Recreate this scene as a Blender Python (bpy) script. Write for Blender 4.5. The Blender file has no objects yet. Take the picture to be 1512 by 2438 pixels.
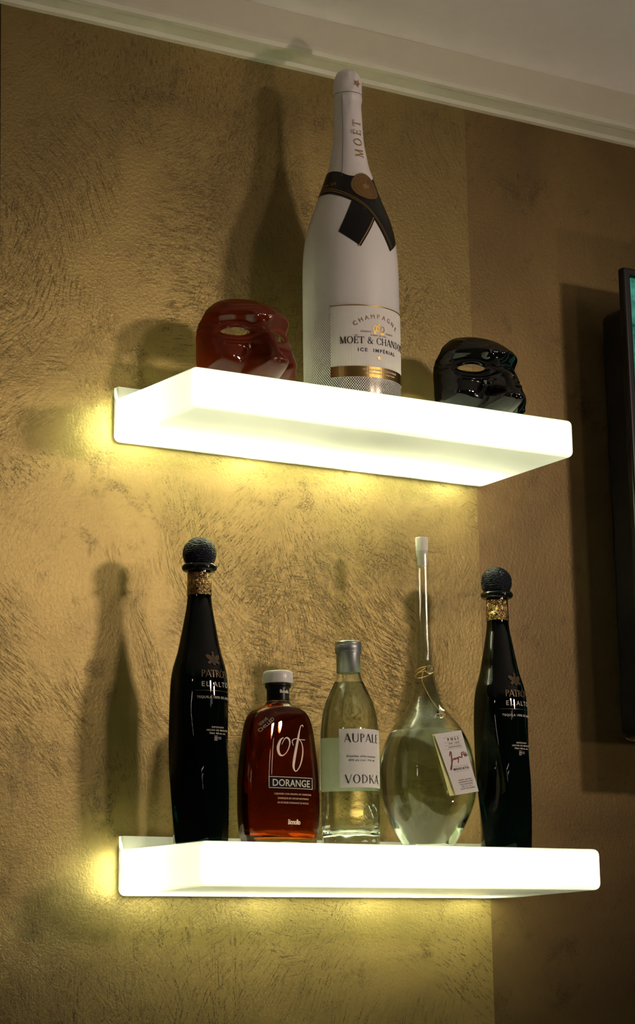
import bpy, math, random
from mathutils import Vector, Matrix, noise as mnoise
PI = math.pi
random.seed(7)
sc = bpy.context.scene
COL = sc.collection

# ------------------------------------------------------------------ helpers
def lerp(a, b, t): return a + (b - a) * t
def interp(x, pts):
    """piecewise linear through [(x, y)...] sorted by x"""
    if x <= pts[0][0]: return pts[0][1]
    for (x0, y0), (x1, y1) in zip(pts, pts[1:]):
        if x <= x1: return lerp(y0, y1, (x - x0) / (x1 - x0))
    return pts[-1][1]
def smoothstep(a, b, x):
    t = max(0.0, min(1.0, (x - a) / (b - a))); return t * t * (3 - 2 * t)
def gauss(d2): return math.exp(-0.5 * d2)
def catmull(pts, n):
    """smooth curve through tuples, n samples per span (chord-limited)"""
    out = []
    P = [pts[0]] + list(pts) + [pts[-1]]
    for i in range(1, len(P) - 2):
        p0, p1, p2, p3 = P[i - 1], P[i], P[i + 1], P[i + 2]
        for k in range(n):
            t = k / n
            out.append(tuple(0.5 * ((2 * b) + (-a + c) * t + (2 * a - 5 * b + 4 * c - d) * t * t + (-a + 3 * b - 3 * c + d) * t ** 3)
                             for a, b, c, d in zip(p0, p1, p2, p3)))
    out.append(tuple(pts[-1]))
    return out
def mono(pts, n):
    """monotone smooth profile [(z, r)] -> denser [(z, r)]"""
    m = len(pts)
    d = [(pts[i + 1][1] - pts[i][1]) / max(1e-9, pts[i + 1][0] - pts[i][0]) for i in range(m - 1)]
    t = [d[0]] + [0 if d[i - 1] * d[i] <= 0 else 2 * d[i - 1] * d[i] / (d[i - 1] + d[i]) for i in range(1, m - 1)] + [d[-1]]
    out = []
    for i in range(m - 1):
        z0, r0 = pts[i]; z1, r1 = pts[i + 1]; h = z1 - z0
        for k in range(n):
            s = k / n
            out.append((z0 + h * s, (2 * s**3 - 3 * s**2 + 1) * r0 + (s**3 - 2 * s**2 + s) * h * t[i]
                        + (-2 * s**3 + 3 * s**2) * r1 + (s**3 - s**2) * h * t[i + 1]))
    out.append(pts[-1])
    return out

def new_mesh(name, verts, faces, mat=None, parent=None, smooth=True, fix=True):
    me = bpy.data.meshes.new(name)
    me.from_pydata([tuple(v) for v in verts], [], [tuple(f) for f in faces])
    if fix:
        import bmesh
        bm = bmesh.new(); bm.from_mesh(me)
        bmesh.ops.recalc_face_normals(bm, faces=bm.faces)
        bm.to_mesh(me); bm.free()
    for p in me.polygons: p.use_smooth = smooth
    me.update()
    o = bpy.data.objects.new(name, me)
    COL.objects.link(o)
    if mat: me.materials.append(mat)
    if parent: o.parent = parent
    return o
def thing(name, label, cat, loc, group=None):
    o = bpy.data.objects.new(name, None); COL.objects.link(o)
    o.empty_display_size = 0.05
    o.location = loc; o['label'] = label; o['category'] = cat
    if group: o['group'] = group
    return o
def struct(o):
    o['kind'] = 'structure'; return o
def bevel(o, w, seg=3, angle=0.6):
    m = o.modifiers.new('bevel', 'BEVEL'); m.width = w; m.segments = seg
    m.limit_method = 'ANGLE'; m.angle_limit = angle; m.harden_normals = False
    return m
def box(name, x0, x1, y0, y1, z0, z1, mat, parent=None, bev=0, seg=3):
    v = [(x, y, z) for x in (x0, x1) for y in (y0, y1) for z in (z0, z1)]
    f = [(0, 1, 3, 2), (4, 6, 7, 5), (0, 4, 5, 1), (2, 3, 7, 6), (0, 2, 6, 4), (1, 5, 7, 3)]
    o = new_mesh(name, v, f, mat, parent, smooth=False)
    if bev: bevel(o, bev, seg)
    return o
def lathe(name, prof, mat, parent=None, seg=96, rf=None, closed_loop=False, smooth=True):
    """prof [(z, r)]; rf(theta, z, r) -> r. closed_loop joins last ring to first (a shell)."""
    V, F = [], []
    n = len(prof)
    for z, r in prof:
        for k in range(seg):
            th = 2 * PI * k / seg
            rr = rf(th, z, r) if rf else r
            V.append((rr * math.sin(th), -rr * math.cos(th), z))
    for i in range(n - 1 if not closed_loop else n):
        j = (i + 1) % n
        for k in range(seg):
            k2 = (k + 1) % seg
            F.append((i * seg + k, i * seg + k2, j * seg + k2, j * seg + k))
    if not closed_loop:
        for i, (z, r) in ((0, prof[0]), (n - 1, prof[-1])):
            c = len(V); V.append((0, 0, z))
            for k in range(seg):
                F.append((i * seg + k, i * seg + (k + 1) % seg, c))
    return new_mesh(name, V, F, mat, parent, smooth)
def tube(name, pts, r, mat, parent=None, seg=8):
    V, F = [], []
    pts = [Vector(p) for p in pts]
    for i, p in enumerate(pts):
        t = (pts[min(i + 1, len(pts) - 1)] - pts[max(i - 1, 0)]).normalized()
        a = t.cross(Vector((0.13, 0.31, 0.94))).normalized(); b = t.cross(a)
        for k in range(seg):
            an = 2 * PI * k / seg
            V.append(p + r * (math.cos(an) * a + math.sin(an) * b))
    for i in range(len(pts) - 1):
        for k in range(seg):
            k2 = (k + 1) % seg
            F.append((i * seg + k, i * seg + k2, (i + 1) * seg + k2, (i + 1) * seg + k))
    F.append(tuple(range(seg))); F.append(tuple(range((len(pts) - 1) * seg, len(pts) * seg)))
    return new_mesh(name, V, F, mat, parent)

# ------------------------------------------------------------------ materials
def mat_new(name):
    m = bpy.data.materials.new(name); m.use_nodes = True
    nt = m.node_tree; nt.nodes.clear()
    out = nt.nodes.new('ShaderNodeOutputMaterial')
    return m, nt, out
def N(nt, typ, **kw):
    n = nt.nodes.new(typ)
    for k, v in kw.items():
        if k in n.inputs: n.inputs[k].default_value = v
        else: setattr(n, k, v)
    return n
def pmat(name, col, rough=0.5, metal=0.0, spec=0.5, coat=0.0, trans=0.0, ior=1.5, bump=None, vary=0.0, sss=0.0):
    m, nt, out = mat_new(name)
    p = N(nt, 'ShaderNodeBsdfPrincipled')
    p.inputs['Base Color'].default_value = (*col, 1)
    p.inputs['Roughness'].default_value = rough
    p.inputs['Metallic'].default_value = metal
    p.inputs['Specular IOR Level'].default_value = spec
    p.inputs['Coat Weight'].default_value = coat
    p.inputs['Coat Roughness'].default_value = 0.04
    p.inputs['Transmission Weight'].default_value = trans
    p.inputs['IOR'].default_value = ior
    if sss:
        p.inputs['Subsurface Weight'].default_value = sss
        p.inputs['Subsurface Radius'].default_value = (0.02, 0.006, 0.002)
        p.inputs['Subsurface Scale'].default_value = 0.6
    tc = N(nt, 'ShaderNodeTexCoord')
    if vary:
        nz = N(nt, 'ShaderNodeTexNoise', Scale=35.0, Detail=4.0)
        nt.links.new(tc.outputs['Object'], nz.inputs['Vector'])
        mx = N(nt, 'ShaderNodeMix', data_type='RGBA')
        mx.inputs['A'].default_value = (*[c * (1 - vary) for c in col], 1)
        mx.inputs['B'].default_value = (*[min(1, c * (1 + vary)) for c in col], 1)
        nt.links.new(nz.outputs['Fac'], mx.inputs['Factor'])
        nt.links.new(mx.outputs['Result'], p.inputs['Base Color'])
    if bump:
        sc_, st, di = bump
        nz = N(nt, 'ShaderNodeTexNoise', Scale=sc_, Detail=3.0)
        nt.links.new(tc.outputs['Object'], nz.inputs['Vector'])
        b = N(nt, 'ShaderNodeBump', Strength=st, Distance=di)
        nt.links.new(nz.outputs['Fac'], b.inputs['Height'])
        nt.links.new(b.outputs['Normal'], p.inputs['Normal'])
    nt.links.new(p.outputs[0], out.inputs['Surface'])
    return m
def glass(name, col, ior, rough=0.0):
    m, nt, out = mat_new(name)
    g = N(nt, 'ShaderNodeBsdfGlass', IOR=ior, Roughness=rough)
    g.inputs['Color'].default_value = (*col, 1)
    nt.links.new(g.outputs[0], out.inputs['Surface'])
    return m

def wall_material(name, light, dark, seed, dens, relief=.45):
    m, nt, out = mat_new(name)
    L = nt.links.new
    p = N(nt, 'ShaderNodeBsdfPrincipled', Roughness=0.36, Metallic=0.55)
    tc = N(nt, 'ShaderNodeTexCoord')
    wn = N(nt, 'ShaderNodeTexNoise', Scale=2.3 + seed * .01, Detail=1.5)
    L(tc.outputs['Object'], wn.inputs['Vector'])
    wm = N(nt, 'ShaderNodeVectorMath', operation='MULTIPLY_ADD')
    wm.inputs[1].default_value = (.34, 0, .34)
    L(wn.outputs['Color'], wm.inputs[0]); L(tc.outputs['Object'], wm.inputs[2]); warped = wm.outputs[0]
    def noise(scale, detail=5.0, rough=0.6, dist=0.0, rot=None, scl=None, off=0.0):
        mp = N(nt, 'ShaderNodeMapping')
        mp.inputs['Location'].default_value = (seed + off, off * 2, seed * 0.7 - off)
        if scl: mp.inputs['Scale'].default_value = scl
        src = warped if rot is not None else tc.outputs['Object']
        if rot is not None:
            ro = N(nt, 'ShaderNodeMapping'); ro.inputs['Rotation'].default_value = (0, math.radians(rot), 0)
            L(src, ro.inputs['Vector']); src = ro.outputs[0]
        L(src, mp.inputs['Vector'])
        nz = N(nt, 'ShaderNodeTexNoise', Scale=scale, Detail=detail, Roughness=rough, Distortion=dist)
        L(mp.outputs[0], nz.inputs['Vector'])
        return nz.outputs['Fac']
    def ramp(sock, a, b, va=0.0, vb=1.0):
        r = N(nt, 'ShaderNodeMapRange', interpolation_type='SMOOTHSTEP')
        r.inputs['From Min'].default_value = a; r.inputs['From Max'].default_value = b
        r.inputs['To Min'].default_value = va; r.inputs['To Max'].default_value = vb
        L(sock, r.inputs['Value']); return r.outputs[0]
    def math_(op, a, b):
        n = N(nt, 'ShaderNodeMath', operation=op)
        for i, s in enumerate((a, b)):
            if isinstance(s, (int, float)): n.inputs[i].default_value = s
            else: L(s, n.inputs[i])
        return n.outputs[0]
    tot = None; hgt = None
    # brush strokes laid in several directions, each in its own patches
    for i, (rot, lo, hi) in enumerate(((8, .50, .66), (-42, .50, .66), (38, .52, .68), (80, .54, .7))):
        st = noise(1.0, 6.0, 0.72, 0.5, rot, (520, 520, 60), i * 3.1)
        st = ramp(st, .512 + dens, .63 + dens)
        pa = ramp(noise(3.2, 3.0, 0.55, 0.6, None, None, 10 + i * 5.7), lo - .035, hi - .04)
        s = math_('MULTIPLY', st, pa)
        tot = s if tot is None else math_('MAXIMUM', tot, s)
    blot = math_('MULTIPLY', ramp(noise(11, 10, .75, 0.4, None, None, 41), .54, .66), 0.75)
    tot = math_('MAXIMUM', tot, blot)
    cloud = noise(2.1, 4, .6, .8, None, None, 77)
    grain = noise(420, 2, .6, 0, None, None, 5)
    c1 = N(nt, 'ShaderNodeMix', data_type='RGBA')
    c1.inputs['A'].default_value = (*[c * .74 for c in light], 1); c1.inputs['B'].default_value = (*[c * 1.16 for c in light], 1)
    L(ramp(cloud, .3, .7), c1.inputs['Factor'])
    c2 = N(nt, 'ShaderNodeMix', data_type='RGBA')
    c2.inputs['B'].default_value = (*dark, 1)
    L(c1.outputs['Result'], c2.inputs['A'])
    L(math_('MULTIPLY', tot, ramp(grain, .36, .60, .08, 1.0)), c2.inputs['Factor'])
    L(c2.outputs['Result'], p.inputs['Base Color'])
    peel = noise(230, 3, .6, .3, None, None, 3)
    trowel = noise(1.0, 5, .6, .5, -20, (60, 60, 16), 19)
    h = math_('ADD', math_('MULTIPLY', peel, .42), math_('MULTIPLY', trowel, .28))
    h = math_('SUBTRACT', h, math_('MULTIPLY', tot, .10))
    b = N(nt, 'ShaderNodeBump', Strength=relief, Distance=0.0020)
    L(h, b.inputs['Height']); L(b.outputs['Normal'], p.inputs['Normal'])
    L(p.outputs[0], out.inputs['Surface'])
    return m

M = {}
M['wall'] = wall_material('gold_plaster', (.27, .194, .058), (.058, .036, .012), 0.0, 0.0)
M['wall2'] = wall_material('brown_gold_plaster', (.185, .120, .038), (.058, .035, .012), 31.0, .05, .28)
M['paint'] = pmat('cream_paint', (.64, .62, .48), 0.45, vary=.05, bump=(60, .25, .001))
M['ceil'] = pmat('ceiling_paint', (.82, .76, .72), 0.7, vary=.04, bump=(90, .25, .001))
M['whiteplate'] = pmat('white_plastic', (.80, .80, .76), 0.35)
M['white_cap'] = pmat('white_cap_plastic', (.78, .75, .70), 0.25)
M['paper'] = pmat('label_paper', (.80, .77, .72), 0.6)
M['paper_back'] = pmat('pale_green_label_back', (.72, .80, .70), 0.7)
def paper_glow(name, col):
    m, nt, out = mat_new(name)
    t = N(nt, 'ShaderNodeBsdfTranslucent'); t.inputs['Color'].default_value = (*col, 1)
    d = N(nt, 'ShaderNodeBsdfDiffuse'); d.inputs['Color'].default_value = (*col, 1)
    x = N(nt, 'ShaderNodeMixShader'); x.inputs[0].default_value = .5
    nt.links.new(t.outputs[0], x.inputs[1]); nt.links.new(d.outputs[0], x.inputs[2]); nt.links.new(x.outputs[0], out.inputs['Surface'])
    return m
M['paper_back'] = paper_glow('thin_pale_paper', (.88, .92, .84))
M['paper_lit_yellow'] = pmat('yellow_lit_page', (.85, .82, .35), 0.7)  # yellow light on the tag's inner leaf, put into its base colour
M['ink'] = pmat('black_ink', (.012, .012, .012), 0.5)
M['ink_grey'] = pmat('grey_ink', (.16, .15, .14), 0.6)
M['ink_red'] = pmat('dark_red_ink', (.20, .01, .015), 0.5)
M['ink_white'] = pmat('cream_print', (.72, .66, .56), 0.5)
M['ink_tan'] = pmat('tan_print', (.30, .20, .10), 0.45, metal=.4)
M['gold'] = pmat('gold_foil', (.62, .42, .13), 0.26, metal=1.0, bump=(150, .15, .0005))
M['gold_dull'] = pmat('dull_gold_print', (.42, .26, .08), 0.4, metal=.75)
M['bronze'] = pmat('bronze_seal', (.27, .155, .05), 0.4, metal=.8)
M['black_label'] = pmat('black_foil_label', (.005, .005, .006), 0.30, spec=.35)
M['matte_black'] = pmat('matte_black_print', (.004, .004, .004), .6, spec=.12)
M['tvblack'] = pmat('black_plastic', (.004, .004, .004), 0.3)
M['greycap'] = pmat('brushed_grey_aluminium', (.36, .38, .36), 0.38, metal=.75, bump=(300, .1, .0003))
M['stopper'] = pmat('translucent_white_stopper', (.80, .76, .66), 0.5)
M['wire'] = pmat('copper_wire', (.75, .42, .14), 0.3, metal=.9)
M['string'] = pmat('orange_string', (.62, .34, .10), 0.7)
M['clear'] = glass('clear_glass', (.97, .985, .96), 1.47)
def thin_glass(name, col, ior):
    m, nt, out = mat_new(name); L = nt.links.new
    t = N(nt, 'ShaderNodeBsdfTransparent'); t.inputs['Color'].default_value = (*col, 1)
    g = N(nt, 'ShaderNodeBsdfGlossy', Roughness=.0)
    lw = N(nt, 'ShaderNodeLayerWeight', Blend=.5)
    pw = N(nt, 'ShaderNodeMath', operation='POWER'); pw.inputs[1].default_value = 5.0; L(lw.outputs['Facing'], pw.inputs[0])
    f0 = ((ior - 1) / (ior + 1)) ** 2
    ma = N(nt, 'ShaderNodeMath', operation='MULTIPLY_ADD'); ma.inputs[1].default_value = .75; ma.inputs[2].default_value = f0; L(pw.outputs[0], ma.inputs[0])
    mx = N(nt, 'ShaderNodeMixShader')
    L(ma.outputs[0], mx.inputs[0]); L(t.outputs[0], mx.inputs[1]); L(g.outputs[0], mx.inputs[2]); L(mx.outputs[0], out.inputs['Surface'])
    return m
M['thin'] = thin_glass('thin_blown_glass', (.96, .975, .95), 1.42)
M['water'] = glass('clear_spirit', (.985, .99, .96), 1.345)
M['amber'] = glass('amber_liqueur', (.58, .20, .035), 1.36)
M['amber_glass'] = glass('thick_glass', (.96, .93, .86), 1.48)
M['red_mask'] = None

# Patron-like dark glass
def dark_glass():
    m, nt, out = mat_new('dark_green_glass')
    p = N(nt, 'ShaderNodeBsdfPrincipled', Roughness=0.02, IOR=1.5)
    p.inputs['Base Color'].default_value = (.0005, .007, .005, 1)
    p.inputs['Transmission Weight'].default_value = .8
    nt.links.new(p.outputs[0], out.inputs['Surface'])
    return m
M['darkglass'] = dark_glass()

def ball_mat():
    m, nt, out = mat_new('carved_dark_resin')
    p = N(nt, 'ShaderNodeBsdfPrincipled', Roughness=0.28)
    p.inputs['Specular IOR Level'].default_value = .12
    tc = N(nt, 'ShaderNodeTexCoord')
    nz = N(nt, 'ShaderNodeTexNoise', Scale=90.0, Detail=3.0)
    wv = N(nt, 'ShaderNodeTexWave', Scale=105.0, Distortion=9.0, Detail=2.0)
    wv.inputs['Detail Scale'].default_value = 2.2
    wv.bands_direction = 'Z'
    L = nt.links.new
    L(tc.outputs['Object'], wv.inputs['Vector']); L(tc.outputs['Object'], nz.inputs['Vector'])
    mx = N(nt, 'ShaderNodeMix', data_type='RGBA')
    mx.inputs['A'].default_value = (.004, .005, .009, 1); mx.inputs['B'].default_value = (.028, .032, .045, 1)
    L(wv.outputs['Fac'], mx.inputs['Factor']); L(mx.outputs['Result'], p.inputs['Base Color'])
    b = N(nt, 'ShaderNodeBump', Strength=1.0, Distance=.0010)
    L(wv.outputs['Fac'], b.inputs['Height']); L(b.outputs[0], p.inputs['Normal'])
    L(p.outputs[0], out.inputs['Surface'])
    return m
M['ball'] = ball_mat()

def band_mat():
    """embossed gold foil with dark scrollwork"""
    m, nt, out = mat_new('scrollwork_gold_foil')
    p = N(nt, 'ShaderNodeBsdfPrincipled', Roughness=0.22, Metallic=1.0)
    tc = N(nt, 'ShaderNodeTexCoord'); L = nt.links.new
    nz = N(nt, 'ShaderNodeTexNoise', Scale=120.0, Detail=2.0, Distortion=2.2)
    L(tc.outputs['Object'], nz.inputs['Vector'])
    mu = N(nt, 'ShaderNodeMath', operation='MULTIPLY'); mu.inputs[1].default_value = 34.0
    L(nz.outputs['Fac'], mu.inputs[0])
    si = N(nt, 'ShaderNodeMath', operation='SINE'); L(mu.outputs[0], si.inputs[0])
    r = N(nt, 'ShaderNodeMapRange'); r.inputs['From Min'].default_value = .55; r.inputs['From Max'].default_value = .85
    L(si.outputs[0], r.inputs['Value'])
    mx = N(nt, 'ShaderNodeMix', data_type='RGBA')
    mx.inputs['A'].default_value = (.70, .46, .17, 1); mx.inputs['B'].default_value = (.03, .022, .015, 1)
    L(r.outputs[0], mx.inputs['Factor']); L(mx.outputs['Result'], p.inputs['Base Color'])
    b = N(nt, 'ShaderNodeBump', Strength=.5, Distance=.0006); L(si.outputs[0], b.inputs['Height']); L(b.outputs[0], p.inputs['Normal'])
    L(p.outputs[0], out.inputs['Surface'])
    return m
M['band'] = band_mat()

def acrylic():
    """opal acrylic: light inside comes through, light outside is reflected"""
    m, nt, out = mat_new('opal_acrylic'); L = nt.links.new
    t = N(nt, 'ShaderNodeBsdfTranslucent'); t.inputs['Color'].default_value = (.93, .93, .90, 1)
    d = N(nt, 'ShaderNodeBsdfDiffuse'); d.inputs['Color'].default_value = (.90, .90, .86, 1)
    mx = N(nt, 'ShaderNodeMixShader'); mx.inputs[0].default_value = .16
    L(t.outputs[0], mx.inputs[1]); L(d.outputs[0], mx.inputs[2])
    g = N(nt, 'ShaderNodeBsdfGlossy', Roughness=.12)
    fr = N(nt, 'ShaderNodeFresnel', IOR=1.45)
    m2 = N(nt, 'ShaderNodeMixShader')
    L(fr.outputs[0], m2.inputs[0]); L(mx.outputs[0], m2.inputs[1]); L(g.outputs[0], m2.inputs[2])
    L(m2.outputs[0], out.inputs['Surface'])
    return m
M['acrylic'] = acrylic()

def mask_mat(name, base, glow, amt):
    m, nt, out = mat_new(name); L = nt.links.new
    p = N(nt, 'ShaderNodeBsdfPrincipled', Roughness=.05, IOR=1.48)
    p.inputs['Coat Weight'].default_value = .0; p.inputs['Coat Roughness'].default_value = .03
    tc = N(nt, 'ShaderNodeTexCoord')
    nz = N(nt, 'ShaderNodeTexNoise', Scale=22.0, Detail=3.0, Distortion=.8); L(tc.outputs['Object'], nz.inputs['Vector'])
    mx = N(nt, 'ShaderNodeMix', data_type='RGBA')
    mx.inputs['A'].default_value = (*[c * .7 for c in base], 1); mx.inputs['B'].default_value = (*[c * 1.25 for c in base], 1)
    L(nz.outputs['Fac'], mx.inputs['Factor']); L(mx.outputs['Result'], p.inputs['Base Color'])
    b = N(nt, 'ShaderNodeBump', Strength=.3, Distance=.002); L(nz.outputs['Fac'], b.inputs['Height']); L(b.outputs[0], p.inputs['Normal'])
    t = N(nt, 'ShaderNodeBsdfTranslucent'); t.inputs['Color'].default_value = (*glow, 1)
    ms = N(nt, 'ShaderNodeMixShader'); ms.inputs[0].default_value = amt
    L(p.outputs[0], ms.inputs[1]); L(t.outputs[0], ms.inputs[2])
    L(ms.outputs[0], out.inputs['Surface'])
    return m
M['red_mask'] = mask_mat('red_amber_glaze', (.10, .0135, .003), (.95, .26, .04), .18)
M['black_mask'] = mask_mat('black_glaze', (.003, .003, .003), (.0, .0, .0), .0)

def screen_mat():
    m, nt, out = mat_new('lit_screen'); L = nt.links.new
    tc = N(nt, 'ShaderNodeTexCoord')
    nz = N(nt, 'ShaderNodeTexNoise', Scale=26.0, Detail=8.0, Roughness=.7); L(tc.outputs['Object'], nz.inputs['Vector'])
    cr = N(nt, 'ShaderNodeValToRGB')
    e = cr.color_ramp.elements
    e[0].position = .35; e[0].color = (.004, .03, .012, 1); e[1].position = .7; e[1].color = (.08, .35, .26, 1)
    L(nz.outputs['Fac'], cr.inputs[0])
    em = N(nt, 'ShaderNodeEmission', Strength=1.0); L(cr.outputs[0], em.inputs['Color'])
    L(em.outputs[0], out.inputs['Surface'])
    return m
M['screen'] = screen_mat()

def white_bottle_mat():
    """white lacquered glass whose coat breaks into a lattice of dark silver diamonds towards the foot"""
    m, nt, out = mat_new('white_lacquer_with_diamond_lattice'); L = nt.links.new
    tc = N(nt, 'ShaderNodeTexCoord'); sp = N(nt, 'ShaderNodeSeparateXYZ'); L(tc.outputs['Object'], sp.inputs[0])
    def mt(op, a, b=None):
        n = N(nt, 'ShaderNodeMath', operation=op)
        for i, s in enumerate((a, b)):
            if s is None: continue
            if isinstance(s, (int, float)): n.inputs[i].default_value = s
            else: L(s, n.inputs[i])
        return n.outputs[0]
    ang = mt('ARCTAN2', sp.outputs['X'], mt('MULTIPLY', sp.outputs['Y'], -1.0))
    NU = 250 / (2 * PI)                     # diamonds round the bottle
    u = mt('MULTIPLY', ang, NU); v = mt('MULTIPLY', sp.outputs['Z'], 250 / (2 * PI * .066) * .82)
    def tri(s): return mt('ABSOLUTE', mt('SUBTRACT', mt('FRACT', mt('ADD', s, 1000.0)), .5))
    half = lambda a, b: tri(mt('MULTIPLY', mt('ADD', a, b), .5))
    mu = N(nt, 'ShaderNodeMath', operation='MULTIPLY'); mu.inputs[1].default_value = -1.0; L(v, mu.inputs[0])
    d = mt('MAXIMUM', half(u, v), half(u, mu.outputs[0]))           # 0 at a diamond's centre, .5 on the lattice lines
    size = N(nt, 'ShaderNodeMapRange'); size.inputs['From Min'].default_value = .178; size.inputs['From Max'].default_value = .015
    size.inputs['To Min'].default_value = .02; size.inputs['To Max'].default_value = .37
    L(sp.outputs['Z'], size.inputs['Value'])
    hole = mt('LESS_THAN', d, size.outputs[0])
    p = N(nt, 'ShaderNodeBsdfPrincipled', Roughness=.34)
    p.inputs['Base Color'].default_value = (.78, .76, .73, 1); p.inputs['Coat Weight'].default_value = .25
    s = N(nt, 'ShaderNodeBsdfPrincipled', Roughness=.22, Metallic=.9); s.inputs['Base Color'].default_value = (.20, .17, .13, 1)
    ms = N(nt, 'ShaderNodeMixShader'); L(hole, ms.inputs[0]); L(p.outputs[0], ms.inputs[1]); L(s.outputs[0], ms.inputs[2])
    L(ms.outputs[0], out.inputs['Surface'])
    return m
M['moet'] = white_bottle_mat()
M['foil'] = pmat('white_foil', (.74, .70, .69), 0.42, bump=(70, .35, .001))

# ------------------------------------------------------------------ lettering
_capcache = {}
def text2d(s, cap, spacing=1.0, bold=0.0, wide=1.0, align='L'):
    """built-in sans lettering -> (verts2d, faces), cap height = cap"""
    cu = bpy.data.curves.new('t', 'FONT'); cu.body = s; cu.size = 1.0; cu.resolution_u = 3
    cu.space_character = spacing; cu.offset = bold
    ob = bpy.data.objects.new('t', cu); COL.objects.link(ob)
    dg = bpy.context.evaluated_depsgraph_get(); dg.update()
    me = ob.evaluated_get(dg).to_mesh()
    V = [(v.co.x, v.co.y) for v in me.vertices]; F = [tuple(p.vertices) for p in me.polygons]
    ob.evaluated_get(dg).to_mesh_clear()
    bpy.data.objects.remove(ob); bpy.data.curves.remove(cu)
    k = cap / 0.729
    V = [(x * k * wide, y * k) for x, y in V]
    return shift(V, align), F
def shift(V, align):
    xs = [v[0] for v in V]
    o = 0 if align == 'L' else (min(xs) + max(xs)) / 2 if align == 'C' else max(xs)
    return [(x - o, y) for x, y in V]

TK, TN = .135, .05
def glyphs(serif):
    def L(x0, y0, x1, y1, w): return ('l', x0, y0, x1, y1, w)
    def Hh(x0, x1, y, w=.045): return ('h', x0, x1, y, w)
    def ft(x, y, k=.10): return [('h', x - k, x + k, y + (.02 if y < .5 else -.02), .04)] if serif else []
    def A(cx, cy, rx, ry, a0, a1, wh=TK, wv=.05): return ('a', cx, cy, rx, ry, a0, a1, wh, wv)
    g = {}
    g['M'] = (1.0, [L(.14, 0, .19, 1, TN), L(.19, 1, .49, 0, TK), L(.49, 0, .81, 1, TN), L(.86, 0, .81, 1, TK)] + ft(.14, 0) + ft(.86, 0, .12) + ft(.14, 1, .07) + ft(.86, 1, .07))
    g['O'] = (.94, [A(.47, .5, .43, .52, 0, 360)])
    E = [L(.17, 0, .17, 1, TK), Hh(.12, .60, .975), Hh(.17, .50, .52), Hh(.12, .62, .025)]
    if serif: E += [L(.585, .78, .60, 1, TN), L(.62, 0, .60, .24, TN), L(.49, .42, .49, .62, TN)] + ft(.14, 0) + ft(.14, 1)
    g['E'] = (.70, E)
    g['\u00cb'] = (.70, E + [A(.25, 1.2, .06, .06, 0, 360, .06, .06), A(.47, 1.2, .06, .06, 0, 360, .06, .06)])
    g['\u00c9'] = (.70, E + [L(.30, 1.08, .44, 1.28, .07)])
    g['T'] = (.80, [L(.40, 0, .40, 1, TK), Hh(.04, .76, .975)] + ([L(.05, .76, .05, 1, TN), L(.75, .76, .75, 1, TN)] if serif else []) + ft(.40, 0, .14))
    g['&'] = (.95, [A(.36, .78, .18, .22, 0, 360, .07, .045), A(.35, .27, .31, .28, 95, 335, TK, .045), L(.24, .70, .78, 0, TK), L(.60, .16, .78, .52, TN), Hh(.66, .90, .52, .04)])
    g['C'] = (.82, [A(.46, .5, .42, .52, 42, 318)] + ([L(.76, .66, .76, .95, TN), L(.76, .06, .76, .25, TN)] if serif else []))
    g['H'] = (.95, [L(.18, 0, .18, 1, TK), L(.77, 0, .77, 1, TK), Hh(.18, .77, .5)] + ft(.18, 0) + ft(.18, 1) + ft(.77, 0) + ft(.77, 1))
    g['A'] = (.86, [L(.07, 0, .42, 1, TN), L(.42, 1, .78, 0, TK), Hh(.20, .64, .32)] + ft(.07, 0, .08) + ft(.78, 0))
    g['N'] = (.94, [L(.15, 0, .15, 1, TN), L(.17, 1, .77, 0, TK), L(.77, 0, .77, 1, TN)] + ft(.15, 0) + ft(.13, 1, .07) + ft(.77, 1))
    g['D'] = (.92, [L(.18, 0, .18, 1, TK), A(.20, .5, .63, .5, -90, 90)] + ft(.14, 0, .07) + ft(.14, 1, .07))
    P = [L(.18, 0, .18, 1, TK), A(.20, .74, .42, .26, -90, 90, .12)]
    g['P'] = (.70, P + ft(.18, 0) + ft(.12, 1, .06))
    g['R'] = (.80, P + [L(.36, .48, .73, 0, TK)] + ft(.18, 0) + ft(.12, 1, .06) + ft(.74, 0, .07))
    g['U'] = (.90, [L(.17, .30, .17, 1, TK), A(.46, .32, .355, .34, 180, 360, .10, .05), L(.79, .30, .79, 1, TN)] + ft(.17, 1) + ft(.79, 1))
    g['L'] = (.66, [L(.17, 0, .17, 1, TK), Hh(.12, .62, .025)] + ([L(.62, 0, .60, .24, TN)] if serif else []) + ft(.14, 0) + ft(.17, 1))
    g['V'] = (.86, [L(.08, 1, .44, 0, TK), L(.44, 0, .79, 1, TN)] + ft(.08, 1) + ft(.79, 1, .08))
    g['K'] = (.86, [L(.17, 0, .17, 1, TK), L(.20, .42, .70, 1, TN), L(.36, .58, .78, 0, TK)] + ft(.17, 0) + ft(.17, 1) + ft(.78, 0, .08) + ft(.70, 1, .08))
    g['I'] = (.40, [L(.2, 0, .2, 1, TK)] + ft(.2, 0) + ft(.2, 1))
    g['\u00d3'] = (.94, [A(.47, .5, .43, .52, 0, 360), L(.44, 1.10, .58, 1.32, .08)])
    g[' '] = (.40, [])
    return g
GS, GN = glyphs(True), glyphs(False)
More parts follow.
